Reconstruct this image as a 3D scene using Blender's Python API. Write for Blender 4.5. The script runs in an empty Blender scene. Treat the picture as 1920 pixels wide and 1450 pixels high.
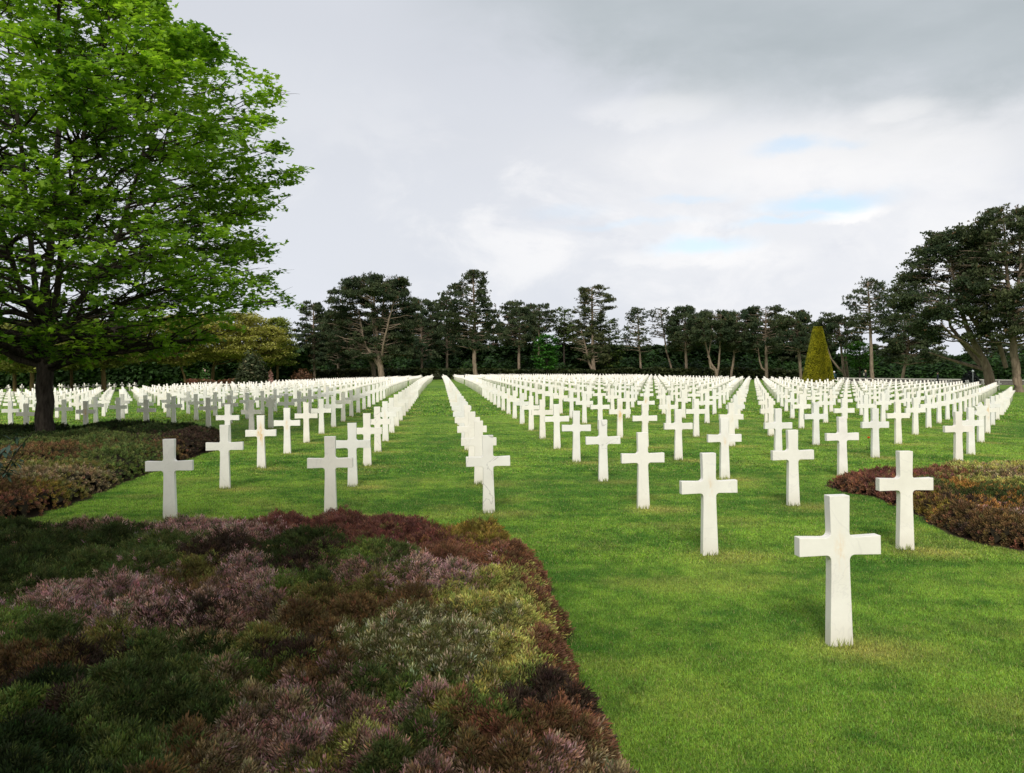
import bpy, bmesh, math
import numpy as np
from mathutils import Vector, Matrix
sc = bpy.context.scene
COL = sc.collection
rad = math.radians

# ------------------------------------------------------------------ camera
F = 1500.0; ROLL = 0.01099; Y0 = 698.93; EYE = 1.85
cam_d = bpy.data.cameras.new("camera"); cam = bpy.data.objects.new("camera", cam_d); COL.objects.link(cam)
cam_d.sensor_fit = 'HORIZONTAL'; cam_d.sensor_width = 36; cam_d.lens = 36*F/1920
cam_d.shift_y = -(725-Y0)/1920
cam_d.clip_start = 0.1; cam_d.clip_end = 6000
cam.matrix_world = Matrix.Translation((0, 0, EYE)) @ Matrix.Rotation(rad(90), 4, 'X') @ Matrix.Rotation(-ROLL, 4, 'Z')
sc.camera = cam

# ------------------------------------------------------------------ sun
SUN_EL, SUN_AZ = rad(40), rad(7)          # light travels towards +Y, a little to the right
sd = bpy.data.lights.new("sun", 'SUN'); sd.energy = 2.35; sd.angle = rad(14); sd.color = (1, .95, .87)
so = bpy.data.objects.new("sun", sd); COL.objects.link(so)
tr = Vector((math.sin(SUN_AZ)*math.cos(SUN_EL), math.cos(SUN_AZ)*math.cos(SUN_EL), -math.sin(SUN_EL)))
so.rotation_euler = tr.to_track_quat('-Z', 'Y').to_euler(); so.location = (-5, -20, 30)
sc.view_settings.view_transform = 'Standard'; sc.view_settings.look = 'None'
sc.view_settings.exposure = 0.2; sc.view_settings.gamma = 1
sc.cycles.max_bounces = 6; sc.cycles.transparent_max_bounces = 4; sc.cycles.diffuse_bounces = 3
sc.cycles.glossy_bounces = 2; sc.cycles.transmission_bounces = 3
sc.cycles.use_denoising = True

# ------------------------------------------------------------------ world: Nishita sky behind broken cloud
world = bpy.data.worlds.new("World"); sc.world = world; world.use_nodes = True
NT = world.node_tree; NT.nodes.clear()
def nd(t, **k):
    n = NT.nodes.new(t)
    for a, b in k.items(): setattr(n, a, b)
    return n
def put(sock, v):
    if isinstance(v, bpy.types.NodeSocket): NT.links.new(v, sock)
    else: sock.default_value = v
def mth(op, a, b=0.0, c=0.0, clamp=False):
    n = nd('ShaderNodeMath', operation=op, use_clamp=clamp); put(n.inputs[0], a); put(n.inputs[1], b); put(n.inputs[2], c); return n.outputs[0]
def sstep(v, lo, hi):
    n = nd('ShaderNodeMapRange', interpolation_type='SMOOTHSTEP'); put(n.inputs[0], v); put(n.inputs[1], lo); put(n.inputs[2], hi); return n.outputs[0]
def mixc(f, a, b):
    n = nd('ShaderNodeMix', data_type='RGBA'); put(n.inputs[0], f); put(n.inputs[6], a); put(n.inputs[7], b); return n.outputs[2]
tc = nd('ShaderNodeTexCoord'); DIRV = tc.outputs['Generated']
sep = nd('ShaderNodeSeparateXYZ'); put(sep.inputs[0], DIRV)
AZ = mth('ARCTAN2', sep.outputs[0], sep.outputs[1]); EL = mth('ARCSINE', sep.outputs[2])
def noise(scale, sq, detail=5, rough=.55, off=0, dist=0.0):
    m = nd('ShaderNodeMapping'); put(m.inputs[0], DIRV); m.inputs['Scale'].default_value = (1, 1, sq); m.inputs['Location'].default_value = (off, off*.7, off*.3)
    n = nd('ShaderNodeTexNoise'); put(n.inputs['Vector'], m.outputs[0]); n.inputs['Scale'].default_value = scale
    n.inputs['Detail'].default_value = detail; n.inputs['Roughness'].default_value = rough; n.inputs['Distortion'].default_value = dist
    return n.outputs[0]
N1 = noise(2.2, 3.0, 6, .55, 1.3); N2 = noise(5.5, 1.7, 8, .6, 4.1, .4); N3 = noise(1.3, 2.0, 3, .5, 7.7); N4 = noise(15, 1.9, 6, .62, 2.2)
def pxdir(x, y):
    dx, dy = x-960, y-Y0; cx = dx*math.cos(ROLL)-dy*math.sin(ROLL); cy = dx*math.sin(ROLL)+dy*math.cos(ROLL)
    return math.atan2(cx, F), math.asin(-cy/math.sqrt(cx*cx+cy*cy+F*F))
warp1 = mth('MULTIPLY', mth('SUBTRACT', N2, .5), .16); warp2 = mth('MULTIPLY', mth('SUBTRACT', N1, .5), .10)
AZw = mth('ADD', AZ, warp1); ELw = mth('ADD', EL, mth('ADD', mth('MULTIPLY', warp1, .35), warp2))
def blob(x, y, sx, sy, az=None, el=None):
    a, e = pxdir(x, y); A = az or AZw; B = el or ELw
    p = mth('DIVIDE', mth('SUBTRACT', A, a), sx/F); q = mth('DIVIDE', mth('SUBTRACT', B, e), sy/F)
    r = mth('ADD', mth('MULTIPLY', p, p), mth('MULTIPLY', q, q))
    return mth('EXPONENT', mth('MULTIPLY', r, -.5))
base = mixc(sstep(EL, 0.0, .35), (.71, .74, .81, 1), (.585, .61, .665, 1))
base = mixc(sstep(N3, .35, .7), base, (.66, .685, .735, 1))
# brighter broken cloud low and to the right
br = sstep(mth('ADD', blob(1450, 400, 420, 190), mth('MULTIPLY', mth('SUBTRACT', N2, .5), 1.3)), .35, .95)
base = mixc(mth('MULTIPLY', br, .75), base, (.77, .78, .81, 1))
N2p = sstep(N2, .47, .66)
br2 = mth('MULTIPLY', N2p, blob(1350, 420, 480, 150, AZ, EL)); base = mixc(mth('MULTIPLY', br2, .8), base, (.86, .855, .86, 1))
gr = mth('MULTIPLY', sstep(N4, .50, .68), blob(1350, 440, 420, 90, AZ, EL)); base = mixc(mth('MULTIPLY', gr, .35), base, (.60, .63, .70, 1))
# dark rain cloud across the top right
eb = mth('ADD', mth('MULTIPLY', sstep(AZ, -.12, .62), -.14), .378)
vv = mth('ADD', EL, mth('ADD', mth('MULTIPLY', mth('SUBTRACT', N2, .5), .16), mth('MULTIPLY', mth('SUBTRACT', N4, .5), .05)))
dk = sstep(mth('SUBTRACT', vv, eb), -.045, .075)
dk = mth('MULTIPLY', dk, sstep(AZ, -.22, .16))
base = mixc(mth('MULTIPLY', dk, .88), base, mixc(sstep(N1, .35, .65), (.355, .405, .43, 1), (.46, .505, .535, 1)))
edge = mth('MULTIPLY', blob(1560, 275, 330, 50), mth('SUBTRACT', 1.0, dk)); base = mixc(mth('MULTIPLY', edge, .75), base, (.81, .805, .81, 1))
dk2 = mth('MULTIPLY', sstep(EL, .25, .6), sstep(N3, .3, .7)); base = mixc(mth('MULTIPLY', dk2, .35), base, (.46, .49, .54, 1))
# white puffs
for (x, y, sx, sy, s) in [(1612, 400, 42, 13, 1.0), (1590, 408, 50, 10, .9), (1250, 485, 130, 16, .55), (1400, 480, 90, 20, .55), (1800, 500, 90, 60, .5), (1480, 330, 120, 30, .4), (1750, 420, 70, 40, .4), (1690, 205, 50, 16, .4), (1750, 300, 90, 40, .4), (1230, 205, 110, 22, .35)]:
    b_ = blob(x, y, sx, sy, mth('ADD', AZ, mth('MULTIPLY', mth('SUBTRACT', N4, .5), .03)), mth('ADD', EL, mth('MULTIPLY', mth('SUBTRACT', N4, .5), .03)))
    base = mixc(mth('MULTIPLY', sstep(mth('MULTIPLY', b_, mth('ADD', mth('MULTIPLY', mth('SUBTRACT', N4, .5), 2.6), 1.0)), .25, .95), s*.8), base, (.90, .89, .885, 1))
# thin cloud lit by the sun behind the camera
gl = mth('ADD', mth('MULTIPLY', sep.outputs[1], -1), 0.0)
base = mixc(mth('MULTIPLY', sstep(gl, 0, .9), .7), base, (1.05, 1.0, .95, 1))
sky = nd('ShaderNodeTexSky', sky_type='NISHITA'); sky.sun_disc = False; sky.sun_elevation = SUN_EL; sky.sun_rotation = math.pi+SUN_AZ
sk = nd('ShaderNodeMix', data_type='RGBA', blend_type='MULTIPLY'); sk.inputs[0].default_value = 1; put(sk.inputs[6], sky.outputs[0]); sk.inputs[7].default_value = (.15, .15, .15, 1)
skc = mixc(.45, sk.outputs[2], (.66, .83, .92, 1))
hole = None
for (x, y, sx, sy, s) in [(1545, 382, 80, 14, 1.0), (1480, 277, 50, 12, .7), (1315, 462, 70, 12, .8), (1480, 412, 70, 7, .7), (1290, 372, 60, 6, .4), (1580, 268, 30, 8, .35), (1180, 420, 90, 6, .3), (1060, 395, 60, 10, .2)]:
    b = mth('MULTIPLY', sstep(mth('ADD', blob(x, y, sx, sy, AZ, mth('ADD', EL, mth('MULTIPLY', mth('SUBTRACT', N4, .5), .035))), mth('MULTIPLY', mth('SUBTRACT', N2, .5), .8)), .10, 1.1), s*.85)
    hole = b if hole is None else mth('MAXIMUM', hole, b)
base = mixc(hole, base, skc)
bg = nd('ShaderNodeBackground'); put(bg.inputs[0], base); bg.inputs[1].default_value = 1.0
wo = nd('ShaderNodeOutputWorld'); NT.links.new(bg.outputs[0], wo.inputs[0])

# ------------------------------------------------------------------ helpers
rng = np.random.default_rng(7)
def hash2(i, j, s):
    h = (i*374761393 + j*668265263 + s*1274126177) & 0xffffffff
    h = ((h ^ (h >> 13))*1274126177) & 0xffffffff
    return ((h ^ (h >> 16)) & 0xffffff)/float(0xffffff)
def vnoise(x, y, s=0):
    x = np.asarray(x, float); y = np.asarray(y, float)
    i = np.floor(x).astype(np.int64); j = np.floor(y).astype(np.int64); fx = x-i; fy = y-j
    fx = fx*fx*(3-2*fx); fy = fy*fy*(3-2*fy)
    a = hash2(i, j, s); b = hash2(i+1, j, s); c = hash2(i, j+1, s); d = hash2(i+1, j+1, s)
    return (a*(1-fx)+b*fx)*(1-fy)+(c*(1-fx)+d*fx)*fy
def fbm(x, y, s=0, o=4):
    r = 0; t = 0; a = 1
    for k in range(o):
        r = r+a*vnoise(np.asarray(x)*2**k, np.asarray(y)*2**k, s+k*17); t += a; a *= .5
    return r/t
def ss(x, a, b):
    t = np.clip((np.asarray(x, float)-a)/(b-a), 0, 1); return t*t*(3-2*t)

CTL = [(0.405, 5.31, 1.833), (0.244, 7.87, 1.812), (0.162, 10.43, 1.789), (0.113, 12.98, 1.783), (0.079, 15.54, 1.752), (0.055, 18.1, 1.734), (0.037, 20.65, 1.712), (0.023, 23.21, 1.682), (0.012, 25.77, 1.662), (0.003, 28.32, 1.632), (-0.005, 30.88, 1.605), (-0.031, 10.25, 1.793), (-0.043, 12.81, 1.781), (-0.201, 12.66, 1.777), (-0.182, 15.22, 1.746), (-0.169, 17.77, 1.725), (-0.159, 20.33, 1.709), (-0.151, 22.89, 1.68), (-0.145, 25.44, 1.66), (-0.14, 28.0, 1.636), (-0.136, 30.56, 1.609), (-0.132, 33.11, 1.596), (-0.129, 35.67, 1.58), (-0.127, 38.23, 1.549), (-0.229, 10.1, 1.774), (-0.36, 12.54, 1.772), (-0.314, 15.1, 1.752), (-0.282, 17.65, 1.73), (-0.258, 20.21, 1.707), (-0.239, 22.77, 1.685), (-0.224, 25.32, 1.659), (-0.212, 27.88, 1.645), (-0.201, 30.44, 1.61), (-0.193, 32.99, 1.589), (-0.185, 35.55, 1.572), (-0.179, 38.11, 1.567), (-0.173, 40.66, 1.538), (-0.168, 43.22, 1.517), (-0.164, 45.78, 1.492), (-0.429, 9.98, 1.773), (0.489, 8.08, 1.828), (0.35, 10.63, 1.808), (0.264, 13.19, 1.791), (0.207, 15.75, 1.756), (0.412, 13.42, 1.809), (0.453, 16.24, 1.801), (0.482, 19.09, 1.799), (0.503, 21.97, 1.832), (0.52, 24.87, 1.839), (0.229, 21.09, 1.745),
  (-.09, 60, 1.33), (-.09, 90, 1.2), (-.09, 150, 1.15), (-.17, 90, 1.4), (-.17, 135, 1.45), (-.27, 90, 1.6), (-.27, 130, 1.72), (-.36, 60, 1.72), (-.36, 100, 1.75), (-.48, 75, 1.85), (-.48, 130, 1.88), (-.57, 100, 2.0), (-.62, 40, 1.85), (-.62, 20, 1.8), (-.6, 8, 1.8), (-.6, 3, 1.83), (0, 3, 1.85), (.6, 3, 1.85),
  (-.4, 30, 1.68), (-.5, 30, 1.72), (-.45, 45, 1.74), (.03, 60, 1.38), (.03, 120, 1.32), (.17, 60, 1.6), (.17, 120, 1.55), (.3, 50, 1.85), (.3, 100, 1.87), (.4, 50, 1.98), (.4, 82, 1.98), (.5, 40, 2.08), (.5, 85, 2.2), (.56, 16, 1.85), (.58, 25, 1.93), (.6, 32, 2.1), (.61, 55, 2.37), (.6, 91, 2.5), (.75, 10, 1.87), (0, 190, 1.2), (.5, 190, 2.4), (-.5, 190, 1.9)]
CT = np.array(CTL); CU = np.stack([CT[:, 0]*2.0, np.log(CT[:, 1])], 1)
def _k(r2): return np.sqrt(r2+.01)
_A = _k(((CU[:, None]-CU[None])**2).sum(-1)); _n = len(CT)
_M = np.zeros((_n+3, _n+3)); _M[:_n, :_n] = _A-np.eye(_n)*.03; _M[:_n, _n] = 1; _M[:_n, _n+1:] = CU; _M[_n, :_n] = 1; _M[_n+1:, :_n] = CU.T
_W = np.linalg.solve(_M, np.concatenate([CT[:, 2], [0, 0, 0]]))
def _H(u, w):
    u = np.clip(u, -.75, .75)*2.0; v = np.log(np.clip(w, 3, 175))
    r2 = (u[..., None]-CU[:, 0])**2+(v[..., None]-CU[:, 1])**2
    return _k(r2)@_W[:_n]+_W[_n]+u*_W[_n+1]+v*_W[_n+2]
_gu = np.linspace(-.75, .75, 151); _gv = np.linspace(np.log(3), np.log(175), 201)
_HT = _H(_gu[:, None]+0*_gv, np.exp(_gv)[None]+0*_gu[:, None])
def ground(x, y):
    """height of the lawn at a world point"""
    x = np.asarray(x, float); y = np.asarray(y, float); w = np.clip(y, 3, 175)
    u = np.clip(x/np.maximum(w, 3), -.7499, .7499); v = np.clip(np.log(w), np.log(3)+1e-6, np.log(175)-1e-6)
    a = (u+.75)/.01; b = (v-_gv[0])/(_gv[1]-_gv[0]); i = a.astype(int); j = b.astype(int); a = a-i; b = b-j
    h = _HT[i, j]*(1-a)*(1-b)+_HT[i+1, j]*a*(1-b)+_HT[i, j+1]*(1-a)*b+_HT[i+1, j+1]*a*b
    return EYE-h
def pc(x, y):
    dx, dy = x-960, y-Y0
    return dx*math.cos(ROLL)-dy*math.sin(ROLL), dx*math.sin(ROLL)+dy*math.cos(ROLL)
def at(x, y, w):
    cx, cy = pc(x, y); return np.array([cx*w/F, w, EYE-cy*w/F])
def gp(x, y, h=0.0):
    cx, cy = pc(x, y); w = 10.0
    for _ in range(60): w = .5*w+.5*(EYE-float(ground(cx*w/F, w))-h)*F/cy
    return cx*w/F, w
def base_at(x, w):
    X = (x-960)*w/F
    return X, w, float(ground(X, w))

def link(o, parent=None):
    COL.objects.link(o)
    if parent is not None: o.parent = parent
    return o
def mkmesh(name, V, faces, mat, col=None, smooth=False, parent=None, loc=None):
    """faces: list of int arrays (m,k). One mesh object, real-world coordinates (or local to loc)."""
    me = bpy.data.meshes.new(name); V = np.asarray(V, np.float32)
    faces = [np.asarray(f, np.int32) for f in faces if len(f)]
    me.vertices.add(len(V)); me.vertices.foreach_set('co', V.ravel())
    idx = np.concatenate([f.ravel() for f in faces]); tot = np.concatenate([np.full(len(f), f.shape[1], np.int32) for f in faces])
    st = np.concatenate([[0], np.cumsum(tot)[:-1]]).astype(np.int32)
    me.loops.add(len(idx)); me.loops.foreach_set('vertex_index', idx)
    me.polygons.add(len(tot)); me.polygons.foreach_set('loop_start', st); me.polygons.foreach_set('loop_total', tot)
    if smooth: me.polygons.foreach_set('use_smooth', np.ones(len(tot), bool))
    if col is not None:
        a = me.color_attributes.new('col', 'FLOAT_COLOR', 'POINT'); c = np.ones((len(V), 4), np.float32); c[:, :3] = col; a.data.foreach_set('color', c.ravel())
    me.update(calc_edges=True); me.validate()
    me.materials.append(mat)
    o = bpy.data.objects.new(name, me)
    if loc is not None: o.location = loc
    return link(o, parent)
def tag(o, label=None, cat=None, group=None, kind=None):
    if label: o['label'] = label
    if cat: o['category'] = cat
    if group: o['group'] = group
    if kind: o['kind'] = kind
    return o
def empty(name, loc):
    o = bpy.data.objects.new(name, None); o.location = loc; o.empty_display_size = .3; return link(o)
class MB:
    def __init__(s): s.V = []; s.F = {}; s.C = []; s.n = 0
    def add(s, V, Fs, col=None):
        V = np.asarray(V, float).reshape(-1, 3)
        for f in Fs:
            f = np.asarray(f, np.int64)
            if len(f): s.F.setdefault(f.shape[1], []).append(f+s.n)
        s.V.append(V); s.n += len(V)
        if col is not None: s.C.append(np.broadcast_to(np.asarray(col, float), (len(V), 3)))
    def build(s, name, mat, parent=None, smooth=False, loc=(0, 0, 0)):
        V = np.concatenate(s.V)-np.asarray(loc, float)
        return mkmesh(name, V, [np.concatenate(v) for v in s.F.values()], mat, np.concatenate(s.C) if s.C else None, smooth, parent)
def tube(P, R, n=7):
    P = np.asarray(P, float); R = np.asarray(R, float); m = len(P)
    T = np.gradient(P, axis=0); T /= np.linalg.norm(T, axis=1)[:, None]+1e-9
    ref = np.array([0, 0, 1.0]) if abs(T[0][2]) < .9 else np.array([1.0, 0, 0])
    A = np.cross(T, ref); A /= np.linalg.norm(A, axis=1)[:, None]+1e-9; B = np.cross(T, A)
    t = np.linspace(0, 2*np.pi, n, endpoint=False)
    V = P[:, None]+R[:, None, None]*(A[:, None]*np.cos(t)[None, :, None]+B[:, None]*np.sin(t)[None, :, None])
    i = np.arange(m-1)[:, None]*n; j = np.arange(n)[None]; k = (j+1) % n
    Fq = np.stack([i+j, i+k, i+n+k, i+n+j], -1).reshape(-1, 4)
    return V.reshape(-1, 3), [Fq, np.arange(n)[None]+(m-1)*n]
def scatter(T, Ff, P, Rm, S, colT, colP):
    """copies of a template: T (t,3) verts, Ff face arrays, P (N,3), Rm (N,3,3), S (N,) or (N,3)"""
    N = len(P); t = len(T); S = np.asarray(S)
    TT = T[None]*(S[:, None, None] if S.ndim == 1 else S[:, None, :])
    V = np.einsum('nij,ntj->nti', Rm, TT)+P[:, None]
    Fs = [(f[None]+(np.arange(N)*t)[:, None, None]).reshape(-1, f.shape[1]) for f in Ff]
    C = np.clip(colP[:, None]*colT[None], 0, 1) if colP is not None else None
    return V.reshape(-1, 3), Fs, C.reshape(-1, 3) if C is not None else None
def rot_zt(yaw, tilt, az):
    """yaw about z, then tilt by angle towards azimuth az"""
    c, s = np.cos(yaw), np.sin(yaw); Z = np.zeros_like(c); O = Z+1
    Rz = np.stack([np.stack([c, -s, Z], -1), np.stack([s, c, Z], -1), np.stack([Z, Z, O], -1)], -2)
    ax = -np.sin(az); ay = np.cos(az); ct, st = np.cos(tilt), np.sin(tilt); v = 1-ct
    R = np.stack([np.stack([ct+ax*ax*v, ax*ay*v, ay*st], -1), np.stack([ax*ay*v, ct+ay*ay*v, -ax*st], -1), np.stack([-ay*st, ax*st, ct], -1)], -2)
    return R@Rz

# ------------------------------------------------------------------ materials
def mat(name, color=(.5, .5, .5), rough=.8, spec=.3):
    m = bpy.data.materials.new(name); m.use_nodes = True; b = m.node_tree.nodes['Principled BSDF']
    b.inputs['Base Color'].default_value = (*color, 1); b.inputs['Roughness'].default_value = rough
    b.inputs['Specular IOR Level'].default_value = spec
    return m
def nodes(m): return m.node_tree.nodes, m.node_tree.links, m.node_tree.nodes['Principled BSDF']
def leafmat(name, trans=.3, rough=.6, spec=.25, tcol=(1.3, 1.35, .6), noise_amt=0):
    m = mat(name, rough=rough, spec=spec); N, L, b = nodes(m)
    a = N.new('ShaderNodeAttribute'); a.attribute_name = 'col'
    L.new(a.outputs['Color'], b.inputs['Base Color'])
    if trans > 0:
        t = N.new('ShaderNodeBsdfTranslucent'); mu = N.new('ShaderNodeMix'); mu.data_type = 'RGBA'; mu.blend_type = 'MULTIPLY'; mu.inputs[0].default_value = 1
        L.new(a.outputs['Color'], mu.inputs[6]); mu.inputs[7].default_value = (*tcol, 1); L.new(mu.outputs[2], t.inputs[0])
        mx = N.new('ShaderNodeMixShader'); mx.inputs[0].default_value = trans; L.new(b.outputs[0], mx.inputs[1]); L.new(t.outputs[0], mx.inputs[2])
        L.new(mx.outputs[0], N['Material Output'].inputs[0])
    return m
M_maple = leafmat('maple_leaves', .5, .5, .3)
M_pine = leafmat('pine_needles', .10, .7, .15)
M_broad = leafmat('broad_leaves', .3, .6, .2)
M_heath = leafmat('heather_sprigs', .12, .8, .12)
M_grass = leafmat('grass_blades', .3, .55, .22)
def barkmat(name, c1, c2, scale=14):
    m = mat(name, c1, .9, .1); N, L, b = nodes(m)
    tcn = N.new('ShaderNodeTexCoord'); mp = N.new('ShaderNodeMapping'); mp.inputs['Scale'].default_value = (1, 1, .22); L.new(tcn.outputs['Object'], mp.inputs[0])
    n = N.new('ShaderNodeTexNoise'); n.inputs['Scale'].default_value = scale; n.inputs['Detail'].default_value = 6; n.inputs['Roughness'].default_value = .65; L.new(mp.outputs[0], n.inputs[0])
    r = N.new('ShaderNodeValToRGB'); r.color_ramp.elements[0].position = .35; r.color_ramp.elements[1].position = .68; r.color_ramp.elements[0].color = (*c2, 1); r.color_ramp.elements[1].color = (*c1, 1)
    L.new(n.outputs[0], r.inputs[0]); L.new(r.outputs[0], b.inputs['Base Color'])
    bp = N.new('ShaderNodeBump'); bp.inputs['Strength'].default_value = .7; bp.inputs['Distance'].default_value = .03; L.new(n.outputs[0], bp.inputs['Height']); L.new(bp.outputs[0], b.inputs['Normal'])
    return m
M_bark = barkmat('maple_bark', (.075, .062, .05), (.02, .016, .012))
M_pbark = barkmat('pine_bark', (.30, .235, .17), (.12, .09, .065), 5)
def marble(name, stain=0.0, tint=None, vein=.5):
    m = mat(name, (.8, .78, .74), .55, .35); N, L, b = nodes(m)
    def n_(t): return N.new(t)
    tcn = n_('ShaderNodeTexCoord'); oi = n_('ShaderNodeObjectInfo')
    rp = n_('ShaderNodeValToRGB'); cr = rp.color_ramp
    cr.elements[0].position = 0; cr.elements[0].color = (.85, .805, .73, 1); cr.elements[1].position = 1; cr.elements[1].color = (.78, .77, .74, 1)
    e = cr.elements.new(.45); e.color = (.86, .83, .77, 1); e = cr.elements.new(.8); e.color = (.85, .83, .785, 1)
    L.new(oi.outputs['Random'], rp.inputs[0])
    add = n_('ShaderNodeVectorMath'); add.operation = 'ADD'; L.new(tcn.outputs['Object'], add.inputs[0])
    ml = n_('ShaderNodeMath'); ml.operation = 'MULTIPLY'; ml.inputs[1].default_value = 37; L.new(oi.outputs['Random'], ml.inputs[0])
    cx = n_('ShaderNodeCombineXYZ'); L.new(ml.outputs[0], cx.inputs[0]); L.new(ml.outputs[0], cx.inputs[2]); L.new(cx.outputs[0], add.inputs[1])
    nz = n_('ShaderNodeTexNoise'); nz.inputs['Scale'].default_value = 3.5; nz.inputs['Detail'].default_value = 8; nz.inputs['Roughness'].default_value = .6; L.new(add.outputs[0], nz.inputs[0])
    r2 = n_('ShaderNodeValToRGB'); r2.color_ramp.elements[0].position = .3; r2.color_ramp.elements[0].color = (.90, .895, .885, 1); r2.color_ramp.elements[1].position = .6; r2.color_ramp.elements[1].color = (1, 1, 1, 1); L.new(nz.outputs[0], r2.inputs[0])
    mx = n_('ShaderNodeMix'); mx.data_type = 'RGBA'; mx.blend_type = 'MULTIPLY'; mx.inputs[0].default_value = 1; L.new(rp.outputs[0], mx.inputs[6]); L.new(r2.outputs[0], mx.inputs[7])
    # thin grey veins
    wv = n_('ShaderNodeTexNoise'); wv.inputs['Scale'].default_value = 2.2; wv.inputs['Detail'].default_value = 4; wv.inputs['Distortion'].default_value = 1.2; L.new(add.outputs[0], wv.inputs[0])
    r3 = n_('ShaderNodeValToRGB'); c3 = r3.color_ramp; c3.elements[0].position = .49; c3.elements[0].color = (1, 1, 1, 1); c3.elements[1].position = .51; c3.elements[1].color = (1, 1, 1, 1)
    e = c3.elements.new(.5); k = 1-.16*vein; e.color = (k, k, k+.01, 1); L.new(wv.outputs[0], r3.inputs[0])
    m2 = n_('ShaderNodeMix'); m2.data_type = 'RGBA'; m2.blend_type = 'MULTIPLY'; m2.inputs[0].default_value = 1; L.new(mx.outputs[2], m2.inputs[6]); L.new(r3.outputs[0], m2.inputs[7]); out = m2.outputs[2]
    sp = n_('ShaderNodeSeparateXYZ'); L.new(tcn.outputs['Object'], sp.inputs[0])
    def M(op, a, b_=0.0, clamp=False):
        q = n_('ShaderNodeMath'); q.operation = op; q.use_clamp = clamp
        for s_, v in ((0, a), (1, b_)):
            if isinstance(v, bpy.types.NodeSocket): L.new(v, q.inputs[s_])
            else: q.inputs[s_].default_value = v
        return q.outputs[0]
    # splash-back dirt at the foot
    ft = M('MULTIPLY', M('SUBTRACT', .13, M('ADD', sp.outputs[2], M('MULTIPLY', nz.outputs[0], -.12))), 5.0, True)
    m3 = n_('ShaderNodeMix'); m3.data_type = 'RGBA'; L.new(M('MULTIPLY', ft, .35, True), m3.inputs[0]); L.new(out, m3.inputs[6]); m3.inputs[7].default_value = (.50, .46, .36, 1); out = m3.outputs[2]
    if stain:
        dx = M('MULTIPLY', M('ADD', sp.outputs[0], M('MULTIPLY', M('SUBTRACT', nz.outputs[0], .5), .10)), 42 if stain < 1 else 26); dz = M('MULTIPLY', M('SUBTRACT', sp.outputs[2], .63), 10 if stain < 1 else 7)
        g = M('EXPONENT', M('MULTIPLY', M('ADD', M('MULTIPLY', dx, dx), M('MULTIPLY', dz, dz)), -.7))
        n2 = n_('ShaderNodeTexNoise'); n2.inputs['Scale'].default_value = 11; n2.inputs['Detail'].default_value = 9; n2.inputs['Roughness'].default_value = .7
        mp = n_('ShaderNodeMapping'); mp.inputs['Scale'].default_value = (1.6, 1, .6); L.new(add.outputs[0], mp.inputs[0]); L.new(mp.outputs[0], n2.inputs[0])
        g = M('MULTIPLY', g, M('ADD', M('MULTIPLY', n2.outputs[0], 6.0), -2.5), True)
        m4 = n_('ShaderNodeMix'); m4.data_type = 'RGBA'; L.new(M('MULTIPLY', g, stain, True), m4.inputs[0]); L.new(out, m4.inputs[6]); m4.inputs[7].default_value = (.74, .50, .24, 1); out = m4.outputs[2]
    L.new(out, b.inputs['Base Color'])
    bp = n_('ShaderNodeBump'); bp.inputs['Strength'].default_value = .12; bp.inputs['Distance'].default_value = .004
    nf = n_('ShaderNodeTexNoise'); nf.inputs['Scale'].default_value = 90; nf.inputs['Detail'].default_value = 3; L.new(tcn.outputs['Object'], nf.inputs[0]); L.new(nf.outputs[0], bp.inputs['Height']); L.new(bp.outputs[0], b.inputs['Normal'])
    return m
M_marble = marble('white_marble'); M_marble_s = marble('stained_marble', .55); M_marble_o = marble('rusty_marble', 1.3); M_marble_v = marble('veined_marble', 0, vein=2.2)
M_marble_far = leafmat('far_marble', 0, .55, .3)

# ------------------------------------------------------------------ the grave markers' grid
GQ, GP, GS, GX0, GZ0 = .09010855, 2.00687574, 2.56712654, .604648739, -.0307127
TH = math.atan(GQ)
def grid(k, n):
    X = GX0+GP*k+9.404e-3*k*k; Z = GZ0+GS*n+1.35545e-2*k*k-1.77e-2*k
    if k > 8: Z -= 1.35545e-2*(k*k-64)*.5; X -= 9.404e-3*(k*k-64)*.5
    if k < -8: Z -= 1.35545e-2*(k*k-64)*.8; X -= 9.404e-3*(k*k-64)
    return X*math.cos(TH)-Z*math.sin(TH), X*math.sin(TH)+Z*math.cos(TH)
OVR = {(5, 6): (1796.8, 869.5), (6, 7): (1820.3, 852.4), (7, 8): (1838.6, 829.4), (8, 9): (1851, 812.4), (9, 10): (1860.7, 797.7), (10, 11): (1869.7, 787.6), (11, 12): (1875.9, 778.2)}
# beds, as outlines on the ground
def poly(px, rest, pre=()): return np.array(list(pre)+[gp(*p) for p in px]+list(rest))
BED1 = poly([(1236, 1449, .26), (1186, 1398, .25), (1136, 1333, .24), (1088, 1275, .22), (1056, 1212, .2), (1036, 1150, .16), (1014, 1095, .12), (985, 1048, .10), (945, 1018, .12), (880, 996, .18), (800, 978, .24),
             (720, 964, .28), (640, 960, .28), (520, 962, .28), (400, 968, .28), (300, 969, .28), (180, 969, .28), (60, 985, .26), (-60, 990, .26)],
            [(-9.5, 7.9), (-9.5, 1.6)], [(.72, 1.6), (.64, 2.4)])
BED2 = poly([(0, 985), (50, 972), (130, 945), (230, 905), (330, 868), (395, 845), (426, 823)],
            [(-8.4, 22.2), (-9.9, 22.7), (-12, 22.9), (-14.6, 22.8), (-19, 22.6), (-19, 8.5)], [(-12, 8.6), (-7.6, 9.1)])
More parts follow.
